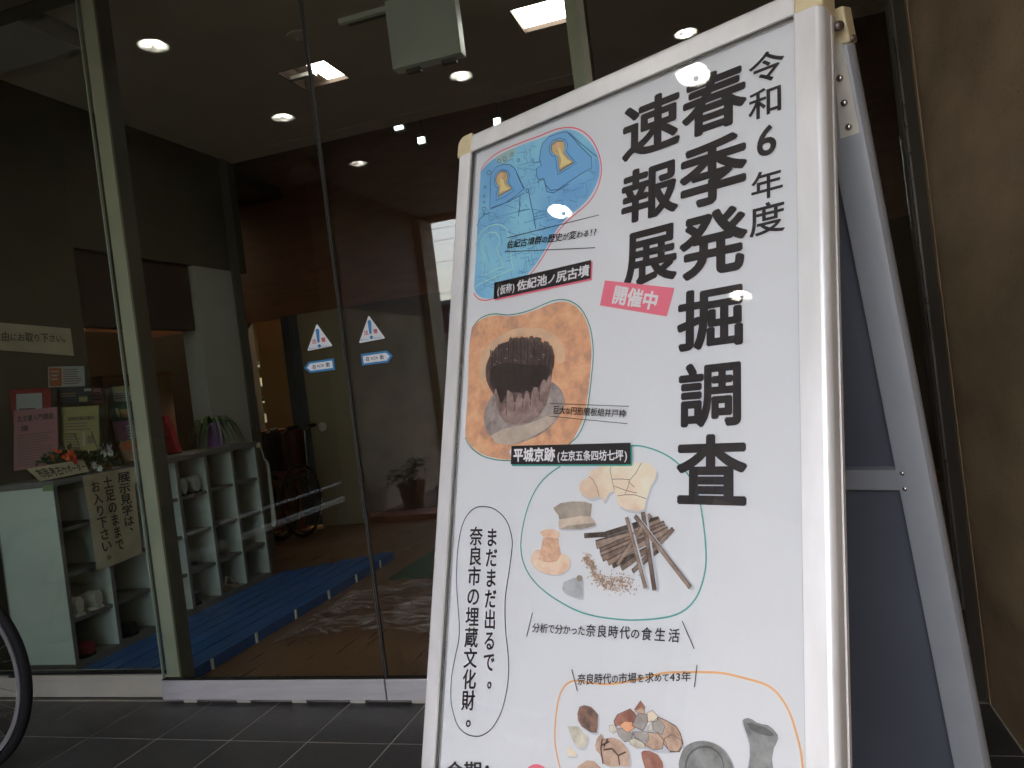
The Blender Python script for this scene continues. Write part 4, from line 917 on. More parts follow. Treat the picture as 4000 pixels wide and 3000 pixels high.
for c, *b in BIG: ink('title_character', char_ink(MB(), c, inkquad(*b, O3), .030), 'ink')
mb = MB()
for c, *b in [('令',(2926,285),(3065,225),(2997,202),(2988,326)),('和',(2925,448),(3052,341),(2990,343),(2965,466)),('6',(2958,592),(3034,554),(3008,487),(2983,613)),
             ('年',(2936,714),(3059,714),(3040,652),(2992,778)),('度',(2929,923),(3068,888),(3001,790),(2963,924))]:
    char_ink(mb, c, inkquad(*b, O3), .014 if c != '6' else .02)
ink('year_line', mb, 'ink')

# blob outlines, fills
mat('pk', prn(222,100,118), .5); mat('gr1', prn(70,135,120), .5); mat('teal', prn(75,155,148), .5); mat('org', prn(240,165,110), .5); mat('pinkbox', prn(225,112,130), .5)
mat('whiteink', (.80,.80,.81), .5)
zA = zm(1850, 500, 2.37)
red = [(65,388),(110,325),(200,245),(330,180),(470,125),(620,70),(740,20),(820,0),(900,-5),(980,15),(1060,70),(1120,150),(1165,260),(1183,370),(1175,460),(1140,570),(1080,670),(1000,750),(900,830),(820,910),(760,990),(700,1090),(650,1180),(590,1270),(520,1360),(440,1440)]
mb = MB().ribbon(smoothpath(P(zA, red, O2), False), .0021, N_).ribbon(smoothpath(P(zA, [(0,1528),(25,1565),(60,1588),(110,1596),(160,1586),(200,1570)], O2), False), .0021, N_)
ink('outline', mb, 'pk')
mb_ = bpy.data.materials.new('map_blue'); mb_.use_nodes = True; n = mb_.node_tree; b = n.nodes['Principled BSDF']; b.inputs['Roughness'].default_value = .5
tc = n.nodes.new('ShaderNodeTexCoord'); no = n.nodes.new('ShaderNodeTexNoise'); no.inputs['Scale'].default_value = 9; no.inputs['Detail'].default_value = 5
r = n.nodes.new('ShaderNodeValToRGB'); r.color_ramp.elements[0].position = .36; r.color_ramp.elements[1].position = .66
r.color_ramp.elements[0].color = (*prn(108,162,206), 1); r.color_ramp.elements[1].color = (*prn(134,193,213), 1)
n.links.new(tc.outputs['Object'], no.inputs[0]); n.links.new(no.outputs[0], r.inputs[0]); n.links.new(r.outputs[0], b.inputs['Base Color']); MATS['map_blue'] = mb_
blue = [(65,402),(130,330),(220,265),(340,200),(480,142),(640,87),(760,36),(850,13),(920,20),(990,50),(1060,110),(1120,190),(1157,280),(1167,380),(1155,470),(1120,560),(1060,655),(980,738),(880,820),(800,902),(740,987),(685,1087),(630,1180),(570,1270),(500,1355),(430,1440),(190,1575),(120,1578),(60,1562),(20,1522),(4,1470)]
def fillpoly(zf, pts, o, sm=True, keep=0):
    p = P(zf, pts, o); return MB().poly(smoothpath(p[:len(p)-keep], False, 3)+p[len(p)-keep:] if sm else p)
ink('map_print', fillpoly(zA, blue, O1), 'map_blue')
mat('mapline', prn(58,98,138), .5); mat('mapline_soft', prn(88,138,178), .5); mat('moat', prn(112,168,210), .5); mat('gold', prn(196,170,120), .5, var=.25, vscale=90); mat('gold_l', prn(222,200,140), .5); mat('gold_d', prn(120,110,95), .5)
mat('salmon', prn(222,170,140), .5); mat('neon', prn(160,205,200), .5); mat('tan_blue', prn(150,180,175), .5)
def line(zf, pts, wd, o, sm=True, closed=False):
    p = P(zf, pts, o); return (smoothpath(p, closed) if sm else p)
ml = MB(); moats = MB()
m1 = [(150,755),(153,620),(155,500),(165,420),(210,360),(270,335),(340,342),(385,378),(412,440),(455,540),(462,565),(400,622),(300,690)]
m2 = [(620,200),(640,140),(700,80),(780,50),(860,32),(930,100),(1000,180),(1090,270),(1095,370),(1000,420),(880,500),(780,570),(710,578),(670,530),(645,468),(600,480),(583,440),(580,380),(625,345),(610,290)]
for mm_ in (m1, m2): moats.poly(line(zA, mm_, 0, O2, False)); ml.ribbon(line(zA, mm_, 0, O3, False), .0015, N_, True)
ink('moat_print', moats, 'moat')
k1 = [(190,500),(192,450),(215,405),(262,383),(315,395),(337,440),(322,490),(332,520),(378,577),(300,630),(205,673),(212,600),(225,560),(200,540)]
k2 = [(705,225),(700,170),(730,115),(795,93),(850,110),(872,160),(860,215),(890,258),(953,324),(870,378),(780,432),(770,370),(762,300),(755,265),(720,255)]
def grow(pts, k):
    cx = sum(p[0] for p in pts)/len(pts); cy = sum(p[1] for p in pts)/len(pts); return [(cx+(x-cx)*k, cy+(y-cy)*k) for x, y in pts]
for kk in (k1, k2): ml.ribbon(line(zA, kk, 0, O3, False), .0012, N_, True)
g1 = [(205,490),(215,440),(255,402),(305,415),(317,455),(302,500),(350,562),(280,597),(228,632),(237,560),(222,520)]
g2 = [(722,205),(725,160),(770,120),(830,127),(847,170),(837,225),(872,272),(925,317),(860,352),(795,397),(788,330),(780,260),(740,235)]
ink('mound_shadow', MB().poly(line(zA, grow(g1,1.08), 0, O3, False)).poly(line(zA, grow(g2,1.08), 0, O3, False)), 'gold_d')
ink('mound_print', MB().poly(line(zA, grow(g1,.98), 0, O4, False)).poly(line(zA, grow(g2,.98), 0, O4, False)), 'gold')
ink('mound_light', MB().poly(P(zA, [(243,470),(272,468),(290,530),(330,562),(262,588),(238,605),(250,540)], .0015)).poly(P(zA, [(775,185),(800,180),(815,230),(862,290),(910,312),(850,342),(800,372),(812,300),(795,240)], .0015)), 'gold_l')
mb = MB()
for cx, cy in ((255,440),(783,158)): mb.poly(P(zA, [(cx+21*math.cos(k*PI/8), cy+23*math.sin(k*PI/8)) for k in range(16)], .0018))
ink('mound_dot', mb, 'salmon')
no_ = [(18,1090),(35,1030),(70,965),(130,918),(200,893),(270,905),(312,960),(333,1060),(348,1200),(365,1300)]
ni = [(75,1130),(70,1065),(100,1000),(150,963),(205,968),(240,1008),(245,1062),(213,1112),(240,1190),(277,1282),(180,1322),(83,1366),(88,1260),(98,1180)]
mb = MB().ribbon(smoothpath(P(zA, no_, O4), False), .0022, N_).ribbon(P(zA, [(365,1300),(250,1356),(60,1440),(12,1475)], O4), .0022, N_).ribbon(line(zA, ni, 0, O4, False), .0022, N_, True)
ink('glowing_outline', mb, 'neon')
rn = random.Random(3)
def inside(p, poly):
    x, y = p; c = False; n_ = len(poly)
    for i in range(n_):
        (x1, y1), (x2, y2) = poly[i], poly[i-1]
        if (y1 > y) != (y2 > y) and x < (x2-x1)*(y-y1)/(y2-y1)+x1: c = not c
    return c
ms = MB()
for k in range(420):       # field boundaries of the survey map
    x, y = rn.uniform(10,1150), rn.uniform(80,1540)
    L = rn.uniform(15,80); dr = rn.choice([(1,-.42),(.12,1)]); pts = [(x, y)]
    for j in range(3):
        if j == 1 and rn.random() < .6: dr = (.12, rn.choice([1,-1])) if dr[0] == 1 else (rn.choice([1,-1]), -.42*1)
        pts.append((pts[-1][0]+dr[0]*L*(.5+rn.random()*.5), pts[-1][1]+dr[1]*L*.5+rn.uniform(-2,2)))
    if all(inside(p, grow(blue,.97)) and not inside(p, grow(m1,1.03)) and not inside(p, grow(m2,1.03)) for p in pts): ms.ribbon(P(zA, pts, O2), .0010, N_)
ink('field_lines', ms, 'mapline_soft')
for p in ([(545,280),(555,325),(620,310)],[(590,500),(650,470),(680,590),(740,600),(880,520)],[(505,560),(530,700),(560,830),(575,930)],[(430,620),(425,740),(415,820)],[(60,840),(100,805),(150,780)],[(165,740),(330,680),(470,600)],
          [(880,40),(1000,150),(1140,265)],[(30,910),(60,840),(100,800)],[(400,420),(430,490),(470,560)]): ml.ribbon(P(zA, p, O3), .0015, N_)
for cx, cy, r_ in ((140,412,18),(105,548,10),(98,632,10),(95,750,17),(97,790,8),(497,580,13),(285,285,16),(235,305,14),(355,245,14),(415,298,12),(97,686,7)):
    ml.ribbon(P(zA, [(cx+r_*math.cos(k*PI/6), cy+r_*1.1*math.sin(k*PI/6)) for k in range(12)], O3), .0013, N_, True)
ink('map_lines', ml, 'mapline')
ink('hill_patch', MB().poly(P(zA, [(205,270),(300,215),(380,180),(385,215),(365,260),(300,320),(225,325)], O2)), 'tan_blue')
def ln(zf, a, b, wd=.0012): return MB().ribbon(P(zf, [a, b], .0015), wd, N_)
for zf, a, b in ((zA,(308,1017),(1160,805)),(zA,(290,1146),(1125,1108))): ink('rule', ln(zf, a, b), 'ink')
ink('caption', text_h(MB(), '佐紀古墳群の歴史が変わる!?', Q4(zA, (318,1040),(1152,915),(1140,1000),(300,1122), .0018), .013, [1,1,1,1,1,.8,1,.95,.8,1,.8,.8,.45,.5]), 'ink')
ink('label_shadow', fillpoly(zA, [(205,1445),(1102,1235),(1095,1408),(198,1598)], .0015, False), 'pinkbox')
ink('label_box', fillpoly(zA, [(192,1432),(1088,1221),(1082,1392),(184,1586)], .0019, False), 'ink')
mb = text_h(MB(), '(仮称)', Q4(zA, (218,1462),(388,1425),(382,1515),(212,1553), .0024), .02); text_h(mb, '佐紀池ノ尻古墳', Q4(zA, (405,1412),(1076,1256),(1070,1370),(398,1515), .0024), .03, [1,1,1,.85,1,1,1])
ink('label_lettering', mb, 'whiteink')
ink('status_box', fillpoly(zI, [(2363,1095),(2634,1125),(2604,1236),(2343,1193)], .0015, False), 'pinkbox')
ink('status_lettering', text_h(MB(), '開催中', Q4(zI, (2403,1110),(2580,1142),(2562,1215),(2386,1186), .002), .035), 'whiteink')

# excavation picture
zB = zm(1700, 1100, 2.2122)
green = [(318,402),(370,335),(430,297),(520,278),(620,288),(720,275),(830,243),(940,195),(1020,165),(1100,155),(1180,175),(1250,225),(1300,300),(1340,400),(1360,520),(1365,650),(1350,830),(1330,1000),(1300,1180),(1240,1320),(1180,1385),(1150,1410)]
mb = MB().ribbon(smoothpath(P(zB, green, O2), False), .0018, N_).ribbon(smoothpath(P(zB, [(258,1345),(290,1410),(350,1470),(430,1515),(540,1542),(660,1548)], O2), False), .0018, N_)
ink('outline', mb, 'gr1')
soilp = [(315,402),(370,347),(440,308),(530,291),(640,300),(760,282),(880,241),(1000,191),(1100,172),(1180,190),(1240,240),(1290,310),(1325,410),(1345,530),(1350,650),(1335,830),(1315,1000),(1280,1180),(1220,1310),(1160,1400),(1000,1440),(660,1440),(655,1535),(540,1528),(430,1500),(350,1455),(295,1400),(262,1330),(265,1200),(275,1050),(283,880),(290,600),(303,480)]
def tex2(name, c1, c2, c3, sc_, p=(.35,.5,.66), mus=None):
    m = bpy.data.materials.new(name); m.use_nodes = True; n = m.node_tree; b = n.nodes['Principled BSDF']; b.inputs['Roughness'].default_value = .5
    tc = n.nodes.new('ShaderNodeTexCoord'); no = n.nodes.new('ShaderNodeTexNoise'); no.inputs['Scale'].default_value = sc_; no.inputs['Detail'].default_value = 10; no.inputs['Roughness'].default_value = .68
    r = n.nodes.new('ShaderNodeValToRGB'); r.color_ramp.elements[0].position = p[0]; r.color_ramp.elements[1].position = p[2]; e = r.color_ramp.elements.new(p[1])
    r.color_ramp.elements[0].color = (*prn(*c1), 1); e.color = (*prn(*c2), 1); r.color_ramp.elements[2].color = (*prn(*c3), 1)
    n.links.new(tc.outputs['Object'], no.inputs[0]); n.links.new(no.outputs[0], r.inputs[0]); n.links.new(r.outputs[0], b.inputs['Base Color']); MATS[name] = m
tex2('pr_soil', (172,134,114), (208,156,120), (226,178,138), 30, (.34,.5,.66)); tex2('pr_soil_l', (190,160,135), (205,172,140), (215,180,145), 25)
tex2('pr_grey', (120,110,108), (150,140,135), (172,160,150), 45); tex2('pr_pool', (165,152,138), (182,168,152), (195,182,165), 20)
tex2('pr_well', (70,58,55), (88,74,70), (108,92,86), 60); tex2('pr_wood', (105,86,82), (135,114,108), (158,136,128), 50); tex2('pr_deep', (44,37,37), (54,46,44), (62,54,52), 40)
ink('soil_print', fillpoly(zB, soilp, O1), 'pr_soil')
ink('bank_print', fillpoly(zB, [(400,620),(470,540),(560,470),(680,410),(800,400),(930,410),(1040,470),(1110,560),(1120,680),(1060,700),(1020,560),(900,480),(700,470),(560,540),(450,680),(420,900),(450,960),(400,900),(380,760)], O2), 'pr_soil_l')
ink('rubble_print', fillpoly(zB, [(960,900),(1010,870),(1080,925),(1110,980),(1120,1060),(1090,1130),(1040,1210),(940,1300),(800,1370),(640,1410),(540,1380),(450,1300),(420,1200),(440,1080),(500,970),(520,950),(600,1100),(800,1150)], O2), 'pr_grey')
ink('rubble_print', fillpoly(zB, [(470,640),(485,590),(530,565),(560,560),(540,620),(500,680),(450,780),(430,760)], O2), 'pr_grey')
ink('pool_print', fillpoly(zB, [(480,1330),(600,1270),(760,1240),(900,1190),(1000,1150),(1030,1200),(930,1290),(780,1360),(640,1410),(520,1390)], O3), 'pr_pool')
well = [(436,810),(440,720),(462,665),(478,640),(490,655),(500,610),(525,575),(535,605),(540,545),(585,530),(605,525),(632,515),(650,475),(665,492),(700,482),(735,490),(740,472),(770,484),(798,478),(806,495),(812,478),(838,466),(856,490),(868,478),(915,486),(920,520),(935,530),(945,512),(978,520),(985,545),(1010,560),(1020,600),(1030,640),(1028,720),(1012,760),(1005,820),(998,900),(985,960),(960,1060),(900,1160),(800,1215),(690,1240),(600,1215),(555,1150),(535,1080),(520,1000),(470,920),(444,860)]
ink('well_print', MB().poly(P(zB, well, O4)), 'pr_well')
ink('shade_print', fillpoly(zB, [(470,760),(600,700),(800,720),(960,730),(990,800),(900,900),(800,960),(640,960),(560,1060),(510,960),(470,860)], .0015), 'pr_deep')
stave = [(508,975),(515,930),(528,925),(540,970),(555,1020),(575,1085),(590,1050),(600,1045),(612,1100),(622,935),(640,945),(668,965),(680,1040),(690,1050),(715,967),(742,965),(758,1022),(768,1010),(782,943),(803,945),(815,1005),(826,1030),(836,950),(852,912),(880,910),(893,950),(903,960),(915,880),(935,845),(950,850),(962,880),(975,830),(1000,800),(1003,860),(985,960),(960,1060),(900,1160),(800,1215),(690,1240),(600,1215),(555,1150),(535,1080),(520,1010)]
ink('stave_print', MB().poly(P(zB, stave, .0018)), 'pr_wood')
mb = MB()
for k in range(34):
    x0_ = 478+k*15.6; t_ = (x0_-478)/530; top_ = 500+90*abs(t_-.5)**2*4+rn.uniform(0,25); bot_ = top_+rn.uniform(120,300)
    mb.ribbon(P(zB, [(x0_, top_), (x0_+rn.uniform(-3,3)-(t_-.5)*10, (top_+bot_)/2), (x0_-(t_-.5)*24, bot_)], .00135), rn.uniform(.0010,.0022), N_)
ink('stave_print', mb, 'pr_deep')
mb = MB()
for a, b in (((630,520),(634,900)),((676,500),(690,880)),((738,490),(738,900)),((800,495),(790,880)),((858,500),(838,880)),((918,530),(890,860)),((575,545),(560,820)),((968,560),(940,820)),((520,620),(510,800)),((1000,620),(975,780)),((690,1060),(684,1120)),((760,1030),(756,1090)),((826,1040),(824,1080)),((612,1100),(618,1150)),((903,970),(900,1030))):
    mb.ribbon(P(zB, [a, ((a[0]+b[0])/2+rn.uniform(-4,4), (a[1]+b[1])/2), b], .0021), .0011, N_)
ink('stave_joints', mb, 'ink')
mb = MB()
for k in range(26):
    cx, cy = rn.choice([(740,610),(595,658),(895,668),(828,640),(620,590),(510,720),(545,690),(700,690),(860,560),(780,600),(930,640)]); cx += rn.uniform(-14,14); cy += rn.uniform(-14,14); r_ = rn.uniform(2,7)
    mb.poly(P(zB, [(cx+r_*math.cos(a)*rn.uniform(.7,1.2), cy+r_*math.sin(a)) for a in (0,1.2,2.4,3.6,4.9)], .0024))
ink('pebbles', mb, 'pr_grey')
for a, b in (((990,1053),(1676,1078)),((980,1162),(1662,1228))): ink('rule', MB().ribbon(P(zB, [a, b], .0027), .0009, N_), 'ink')
ink('caption', text_h(MB(), '巨大な円形竪板組井戸枠', Q4(zB, (1022,1068),(1652,1106),(1646,1178),(1014,1145), .0027), .013, [1,1,.75]+[1]*8), 'ink')
mat('tealbox', prn(60,150,135), .5)
ink('label_shadow', fillpoly(zB, [(667,1432),(1702,1410),(1700,1592),(664,1594)], .0027, False), 'tealbox')
ink('label_box', fillpoly(zB, [(659,1420),(1688,1392),(1690,1578),(653,1580)], .0030, False), 'ink')
MATS['cover_gap'] = MATS['whiteink']
mb = text_h(MB(), '平城京跡', Q4(zB, (676,1438),(1036,1430),(1034,1555),(674,1560), .0033), .035); text_h(mb, '(左京五条四坊七坪)', Q4(zB, (1050,1460),(1668,1450),(1666,1548),(1048,1552), .0033), .024)
ink('label_lettering', mb, 'whiteink')

# finds picture
zC = zm(1900, 1700, 2.212)
tl = [(1255,90),(1340,95),(1450,125),(1560,175),(1650,240),(1720,310),(1790,420),(1830,510),(1850,600),(1880,800),(1897,1000),(1895,1130),(1870,1260),(1820,1390),(1740,1490),(1640,1550),(1500,1582),(1300,1597),(1150,1592),(950,1565),(780,1515),(620,1430),(480,1330),(380,1220),(320,1100),(298,980),(305,850),(340,680),(390,540),(460,420),(550,330),(640,268)]
ink('outline', MB().ribbon(smoothpath(P(zC, tl, O2), False), .0021, N_), 'teal')
tex2('pr_beige', (205,180,155), (222,202,178), (232,218,195), 14); tex2('pr_shardgrey', (135,125,112), (158,148,134), (172,162,148), 30); tex2('pr_shardtan', (180,165,150), (196,180,163), (205,190,172), 30)
tex2('pr_terra', (165,125,100), (195,155,128), (218,182,155), 35); tex2('pr_terra_l', (205,165,135), (222,190,165), (232,205,182), 30); tex2('pr_lid', (150,155,155), (170,174,174), (182,186,186), 30)
tex2('pr_stick', (90,75,66), (118,100,88), (150,132,118), 60); tex2('pr_stick_d', (55,48,44), (75,66,60), (105,92,84), 60); tex2('pr_grain', (120,98,82), (165,140,118), (200,175,150), 120)
tex2('pr_red', (125,82,70), (152,105,90), (172,128,112), 50); tex2('pr_org', (205,130,90), (224,152,112), (232,165,128), 40); tex2('pr_tan', (160,132,112), (185,158,138), (200,176,156), 45)
tex2('pr_vase', (100,102,100), (128,130,128), (145,147,145), 40); tex2('pr_dark', (70,72,72), (88,90,90), (100,102,102), 40); tex2('pr_rock', (95,80,74), (135,104,90), (165,128,108), 60); tex2('pr_pale', (170,165,150), (195,190,172), (212,206,190), 50); tex2('pr_greytile', (140,135,128), (160,154,146), (172,166,158), 45)
mat('pr_crack', prn(135,112,95), .5); mat('pr_shadow', prn(180,184,190), .5); mat('pr_crackd', prn(88,72,62), .5)
def shape(nm, zf, pts, m, o=O3, sm=False, shadow=None):
    if shadow: ink('printed_shadow', MB().poly([p for p in smoothpath(P(zf, [(x+shadow[0], y+shadow[1]) for x, y in pts], o-.0002), True, 3)]), 'pr_shadow')
    ink(nm, MB().poly(smoothpath(P(zf, pts, o), True, 3) if sm else P(zf, pts, o)), m)
shape('shard_print', zC, [(800,450),(818,398),(850,378),(885,355),(890,312),(980,270),(1080,252),(1260,240),(1340,235),(1412,246),(1470,308),(1462,372),(1420,440),(1392,530),(1380,560),(1365,640),(1312,658),(1200,640),(1142,602),(1122,530),(1100,482),(1062,500),(1020,572),(990,540),(972,532),(900,550),(842,520),(808,490)], 'pr_beige', shadow=(14,22))
mb = MB()
for p in ([(1080,255),(1068,300),(1085,380),(1105,475)],[(885,355),(920,385),(950,440),(975,530)],[(1340,238),(1290,330),(1240,385),(1160,378),(1090,380)],[(1240,385),(1225,440),(1195,515),(1130,525)],[(1195,515),(1280,515),(1380,548)],[(1105,440),(1200,475),(1300,500)],[(1225,400),(1280,450)]):
    mb.ribbon(P(zC, p, O4), .0010, N_)
ink('crack_lines', mb, 'pr_crack')
shape('shard_print', zC, [(578,628),(640,587),(740,572),(850,575),(912,595),(906,650),(900,705),(820,700),(720,715),(630,730),(622,690),(598,662)], 'pr_shardgrey', O4, shadow=None)
shape('shard_print', zC, [(625,735),(720,712),(820,698),(900,702),(940,748),(942,782),(820,812),(640,810),(622,785)], 'pr_shardtan', O4, shadow=(6,12))
ink('shard_edge', MB().poly(P(zC, [(640,810),(700,780),(800,772),(942,756),(942,784),(820,814)], .0015)), 'pr_shardgrey')
shape('pedestal_print', zC, [(410,1010),(455,990),(640,1020),(700,1045),(722,1080),(716,1140),(670,1190),(600,1207),(520,1197),(440,1162),(390,1112),(385,1060)], 'pr_terra_l', O3, True, shadow=(8,10))
shape('pedestal_print', zC, [(490,880),(620,885),(630,960),(645,1030),(610,1090),(540,1100),(480,1090),(450,1070),(468,1000),(480,930)], 'pr_terra', O4)
shape('pedestal_print', zC, [(463,838),(510,812),(580,812),(635,838),(628,880),(600,890),(540,885),(480,870)], 'pr_terra_l', .0015)
shape('lid_print', zC, [(665,1270),(760,1230),(780,1238),(833,1240),(836,1300),(833,1410),(760,1400),(690,1370),(653,1330)], 'pr_lid', O3, shadow=(6,10))
shape('lid_print', zC, [(805+28*math.cos(k*PI/7), 1236+28*math.sin(k*PI/7)) for k in range(14)], 'pr_shardgrey', O4)
sticks = [((845,872),(1045,860),32,0),((1030,858),(1340,762),32,0),((1330,762),(1490,722),26,0),((945,935),(1420,790),34,1),((950,965),(1500,740),34,2),((980,1000),(1540,765),34,1),((985,1035),(1540,800),36,2),((1000,1068),(1500,860),42,1),((1050,1108),(1572,815),36,2),((1090,1135),(1440,960),30,0),((1165,1155),(1560,870),34,1),((1262,1180),(1480,1000),28,0),((1270,1175),(1615,810),26,1),((1130,1120),(1420,690),30,2),((950,930),(1300,840),22,2),
          ((1210,712),(1375,1325),26,2),((1352,668),(1452,1342),30,1),((1282,700),(1762,1322),28,2)]
SM = ['pr_stick_d','pr_stick','pr_tanst']; tex2('pr_tanst', (120,102,88), (145,125,110), (165,148,134), 60)
for k, (a, b, wd, c) in enumerate(sticks):
    pts = P(zC, [a, ((a[0]+b[0])/2, (a[1]+b[1])/2), b], .0009+k*.00009); ww = wd/2.212/FPX*1.32
    if k > 14: ink('printed_shadow', MB().ribbon([p+H_*.004-U_*.001-N_*.00005 for p in pts], ww, N_), 'pr_shadow')
    ink('stick_print', MB().ribbon([p+U_*.0006 for p in pts], ww*1.15, N_), 'pr_stick_d')
    ink('stick_print', MB().ribbon([p+N_*.00004 for p in pts], ww*.85, N_), SM[c])
mb = MB(); path = smoothpath([V((x, y, 0)) for x, y in ((850,1055),(900,1110),(945,1200),(1000,1260),(1080,1290),(1160,1290),(1230,1290))], False, 12)
for k in range(420):
    c_ = rn.choice(path); sp_ = 22+20*(c_.x > 1050)+8*(c_.x > 930); x, y = c_.x+rn.gauss(0, sp_*.8), c_.y+rn.gauss(0, sp_*.8); a = rn.uniform(0, PI); l_ = rn.uniform(7,12)
    mb.poly(P(zC, [(x+l_*math.cos(t)*math.cos(a)-l_*.5*math.sin(t)*math.sin(a), y+l_*math.cos(t)*math.sin(a)+l_*.5*math.sin(t)*math.cos(a)) for t in [j*PI/3 for j in range(6)]], .0009+rn.random()*.0012))
tag(ink('grain_print', mb, 'pr_grain'), kind='stuff')

# speech balloon
zD = zm(1650, 1850, 1.442)
bal = [(335,186),(395,195),(450,235),(485,290),(505,370),(503,440),(487,560),(469,680),(465,780),(470,900),(482,1010),(486,1110),(475,1220),(445,1340),(395,1430),(345,1470),(300,1480),(245,1465),(200,1420),(172,1340),(160,1260),(165,1140),(185,1030),(204,940),(208,860),(200,740),(192,620),(195,480),(205,380),(225,290),(255,230),(295,195)]
ink('balloon_outline', MB().ribbon(smoothpath(P(zD, bal, O2), True), .0017, N_, True), 'ink')
mb = text_v(MB(), 'まだまだ出るで。', Q4(zD, (358,302),(428,302),(405,1242),(337,1242), O3), .018); text_v(mb, '奈良市の埋蔵文化財。', Q4(zD, (268,296),(343,296),(290,1458),(211,1458), O3), .018)
ink('balloon_lettering', mb, 'ink')

# lower captions and pottery picture
zE = zm(2000, 2300, 1.8433)
for a, b in (((148,172),(105,343)),((1225,232),(1312,432)),((430,582),(470,735)),((1332,548),(1313,708))): ink('rule', ln(zE, a, b), 'ink')
ink('caption', text_h(MB(), '分析で分かった奈良時代の食生活', Q4(zE, (148,232),(1222,286),(1214,392),(142,318), O4), .014, [.9,.9,.75,.9,.8,.75,.8,1.1,1.1,1.1,1.1,.85,1.2,1.2,1.2]), 'ink')
og = [(345,1290),(315,1150),(308,1050),(318,900),(340,780),(380,700),(440,664),(520,670),(640,686),(760,680),(900,655),(1000,630),(1100,606),(1250,600),(1380,600),(1520,608),(1680,645),(1820,687),(1900,742),(1960,820),(2010,920),(2050,1050),(2080,1180),(2105,1400)]
ink('outline', MB().ribbon(smoothpath(P(zE, og, O2), False), .0026, N_), 'org')
ink('caption', text_h(MB(), '奈良時代の市場を求めて43年', Q4(zE, (473,610),(1292,592),(1290,668),(468,696), O4), .013, [1,1,1,1,.8,1,1,.85,1,.8,.75,.58,.58,1]), 'ink')
shape('rock_print', zE, [(470,900),(485,850),(520,838),(570,850),(600,880),(620,907),(617,1000),(610,1038),(570,1035),(500,990),(475,950)], 'pr_rock', shadow=(10,14))
shape('rock_print', zE, [(402,990),(480,990),(510,1030),(545,1062),(545,1092),(520,1150),(470,1140),(430,1080)], 'pr_pale', shadow=(8,12))
shape('rock_print', zE, [(398,1140),(420,1138),(440,1165),(468,1180),(465,1208),(400,1205)], 'pr_beige', shadow=(4,8))
pile = [([(735,950),(760,905),(850,865),(885,900),(897,930),(875,965),(800,975),(745,990)],'pr_red'),([(880,870),(925,805),(958,850),(950,885)],'pr_red'),([(883,885),(930,852),(958,885),(950,908)],'pr_tan'),
        ([(1050,925),(1110,950),(1180,990),(1210,1040),(1230,1110),(1205,1170),(1140,1172),(1080,1100),(1040,1020)],'pr_tan'),([(970,895),(1010,875),(1052,920),(1022,952),(980,958)],'pr_beige'),
        ([(750,1010),(800,1005),(872,1045),(852,1095),(810,1102),(770,1060)],'pr_greytile'),([(775,985),(810,955),(862,960),(887,1000),(830,1036)],'pr_org'),([(865,985),(905,900),(972,905),(977,960),(942,1022)],'pr_greytile'),
        ([(1010,960),(1062,940),(1100,990),(1082,1050),(1022,1022)],'pr_greytile'),([(975,1022),(1003,945),(1012,1022)],'pr_pale'),([(868,1030),(960,1028),(1005,1040),(1000,1110),(890,1075)],'pr_greytile'),([(980,1035),(1050,1040),(1092,1090),(1082,1150),(1020,1160),(950,1120),(985,1090)],'pr_tan'),
        ([(1095,1080),(1150,1050),(1220,1090),(1225,1130),(1190,1172),(1130,1165)],'pr_tan'),([(845,1090),(880,1075),(950,1110),(960,1146),(900,1148),(855,1122)],'pr_pale'),([(700,985),(740,980),(757,1020),(730,1042),(702,1022)],'pr_pale')]
ink('printed_shadow', MB().poly(smoothpath(P(zE, [(760,1040),(900,1120),(1020,1175),(1150,1185),(1235,1150),(1240,1130),(1100,1000),(800,980)], O2), True, 3)), 'pr_shadow')
for k, (p, m) in enumerate(pile):
    ink('shard_print', MB().poly(P(zE, grow(p, 1.05), O3+k*.0001)), 'pr_crackd'); ink('shard_print', MB().poly(P(zE, grow(p, .98), O3+k*.0001+.00005)), m)
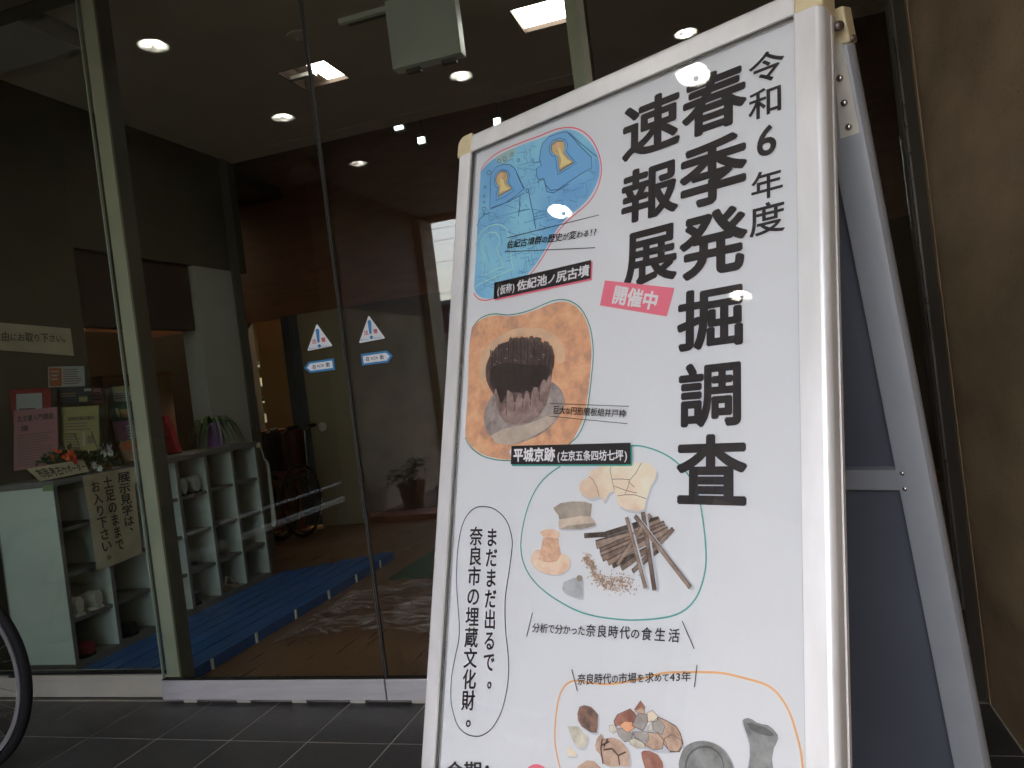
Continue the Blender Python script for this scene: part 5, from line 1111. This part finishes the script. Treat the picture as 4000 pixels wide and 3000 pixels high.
shape('shard_print', zE, [(598,1130),(610,1080),(640,1040),(662,1080),(720,1070),(780,1090),(830,1150),(846,1200),(846,1280),(780,1277),(720,1282),(660,1262),(632,1190),(603,1160)], 'pr_tan', O3, shadow=(12,10))
mb = MB()
for p in ([(650,1080),(640,1150),(655,1260)],[(690,1080),(665,1130),(660,1160),(720,1150)],[(720,1150),(765,1200),(775,1270)],[(765,1200),(820,1175)],[(640,1130),(700,1100)]): mb.ribbon(P(zE, p, O4), .0022, N_)
ink('crack_lines', mb, 'pr_crackd')
shape('shard_print', zE, [(930,1180),(945,1165),(990,1165),(1050,1195),(1085,1250),(1090,1300),(960,1300),(935,1220)], 'pr_org2' if 'pr_org2' in MATS else 'pr_red')
shape('shard_print', zE, [(470,1280),(540,1235),(592,1240),(640,1290),(650,1330),(480,1330)], 'pr_tan')
def ell(cx, cy, a, b, n_=28): return [(cx+a*math.cos(k*2*PI/n_), cy+b*math.sin(k*2*PI/n_)) for k in range(n_)]
shape('dish_print', zE, [(1205,1300),(1212,1210),(1245,1140),(1310,1103),(1390,1097),(1480,1125),(1550,1190),(1600,1300),(1600,1420),(1500,1500),(1300,1500)], 'pr_vase', O3, True, shadow=(8,-2))
ink('dish_print', MB().poly(P(zE, ell(1385,1280,142,152), O4)), 'pr_dark'); ink('dish_print', MB().poly(P(zE, ell(1388,1288,132,144), .0015)), 'pr_vase')
shape('vase_print', zE, [(1662,950),(1672,935),(1700,930),(1730,940),(1760,962),(1800,975),(1840,980),(1880,1010),(1912,1050),(1917,1080),(1905,1110),(1885,1150),(1872,1220),(1880,1300),(1885,1450),(1690,1450),(1702,1300),(1715,1200),(1712,1120),(1692,1050),(1670,990)], 'pr_vase', O3, shadow=(-8,4))
ink('vase_print', MB().poly(P(zE, [(1690,968),(1720,965),(1760,978),(1830,1000),(1875,1035),(1885,1055),(1850,1062),(1780,1045),(1720,1015)], O4)), 'pr_dark')
shape('dot_print', zE, ell(175,1335,78,73), 'pinkbox')
ink('footer_lettering', text_h(MB(), '会期：', Q4(zI, (1742,2972),(1960,2972),(1960,3050),(1742,3050), O3), .02), 'ink')
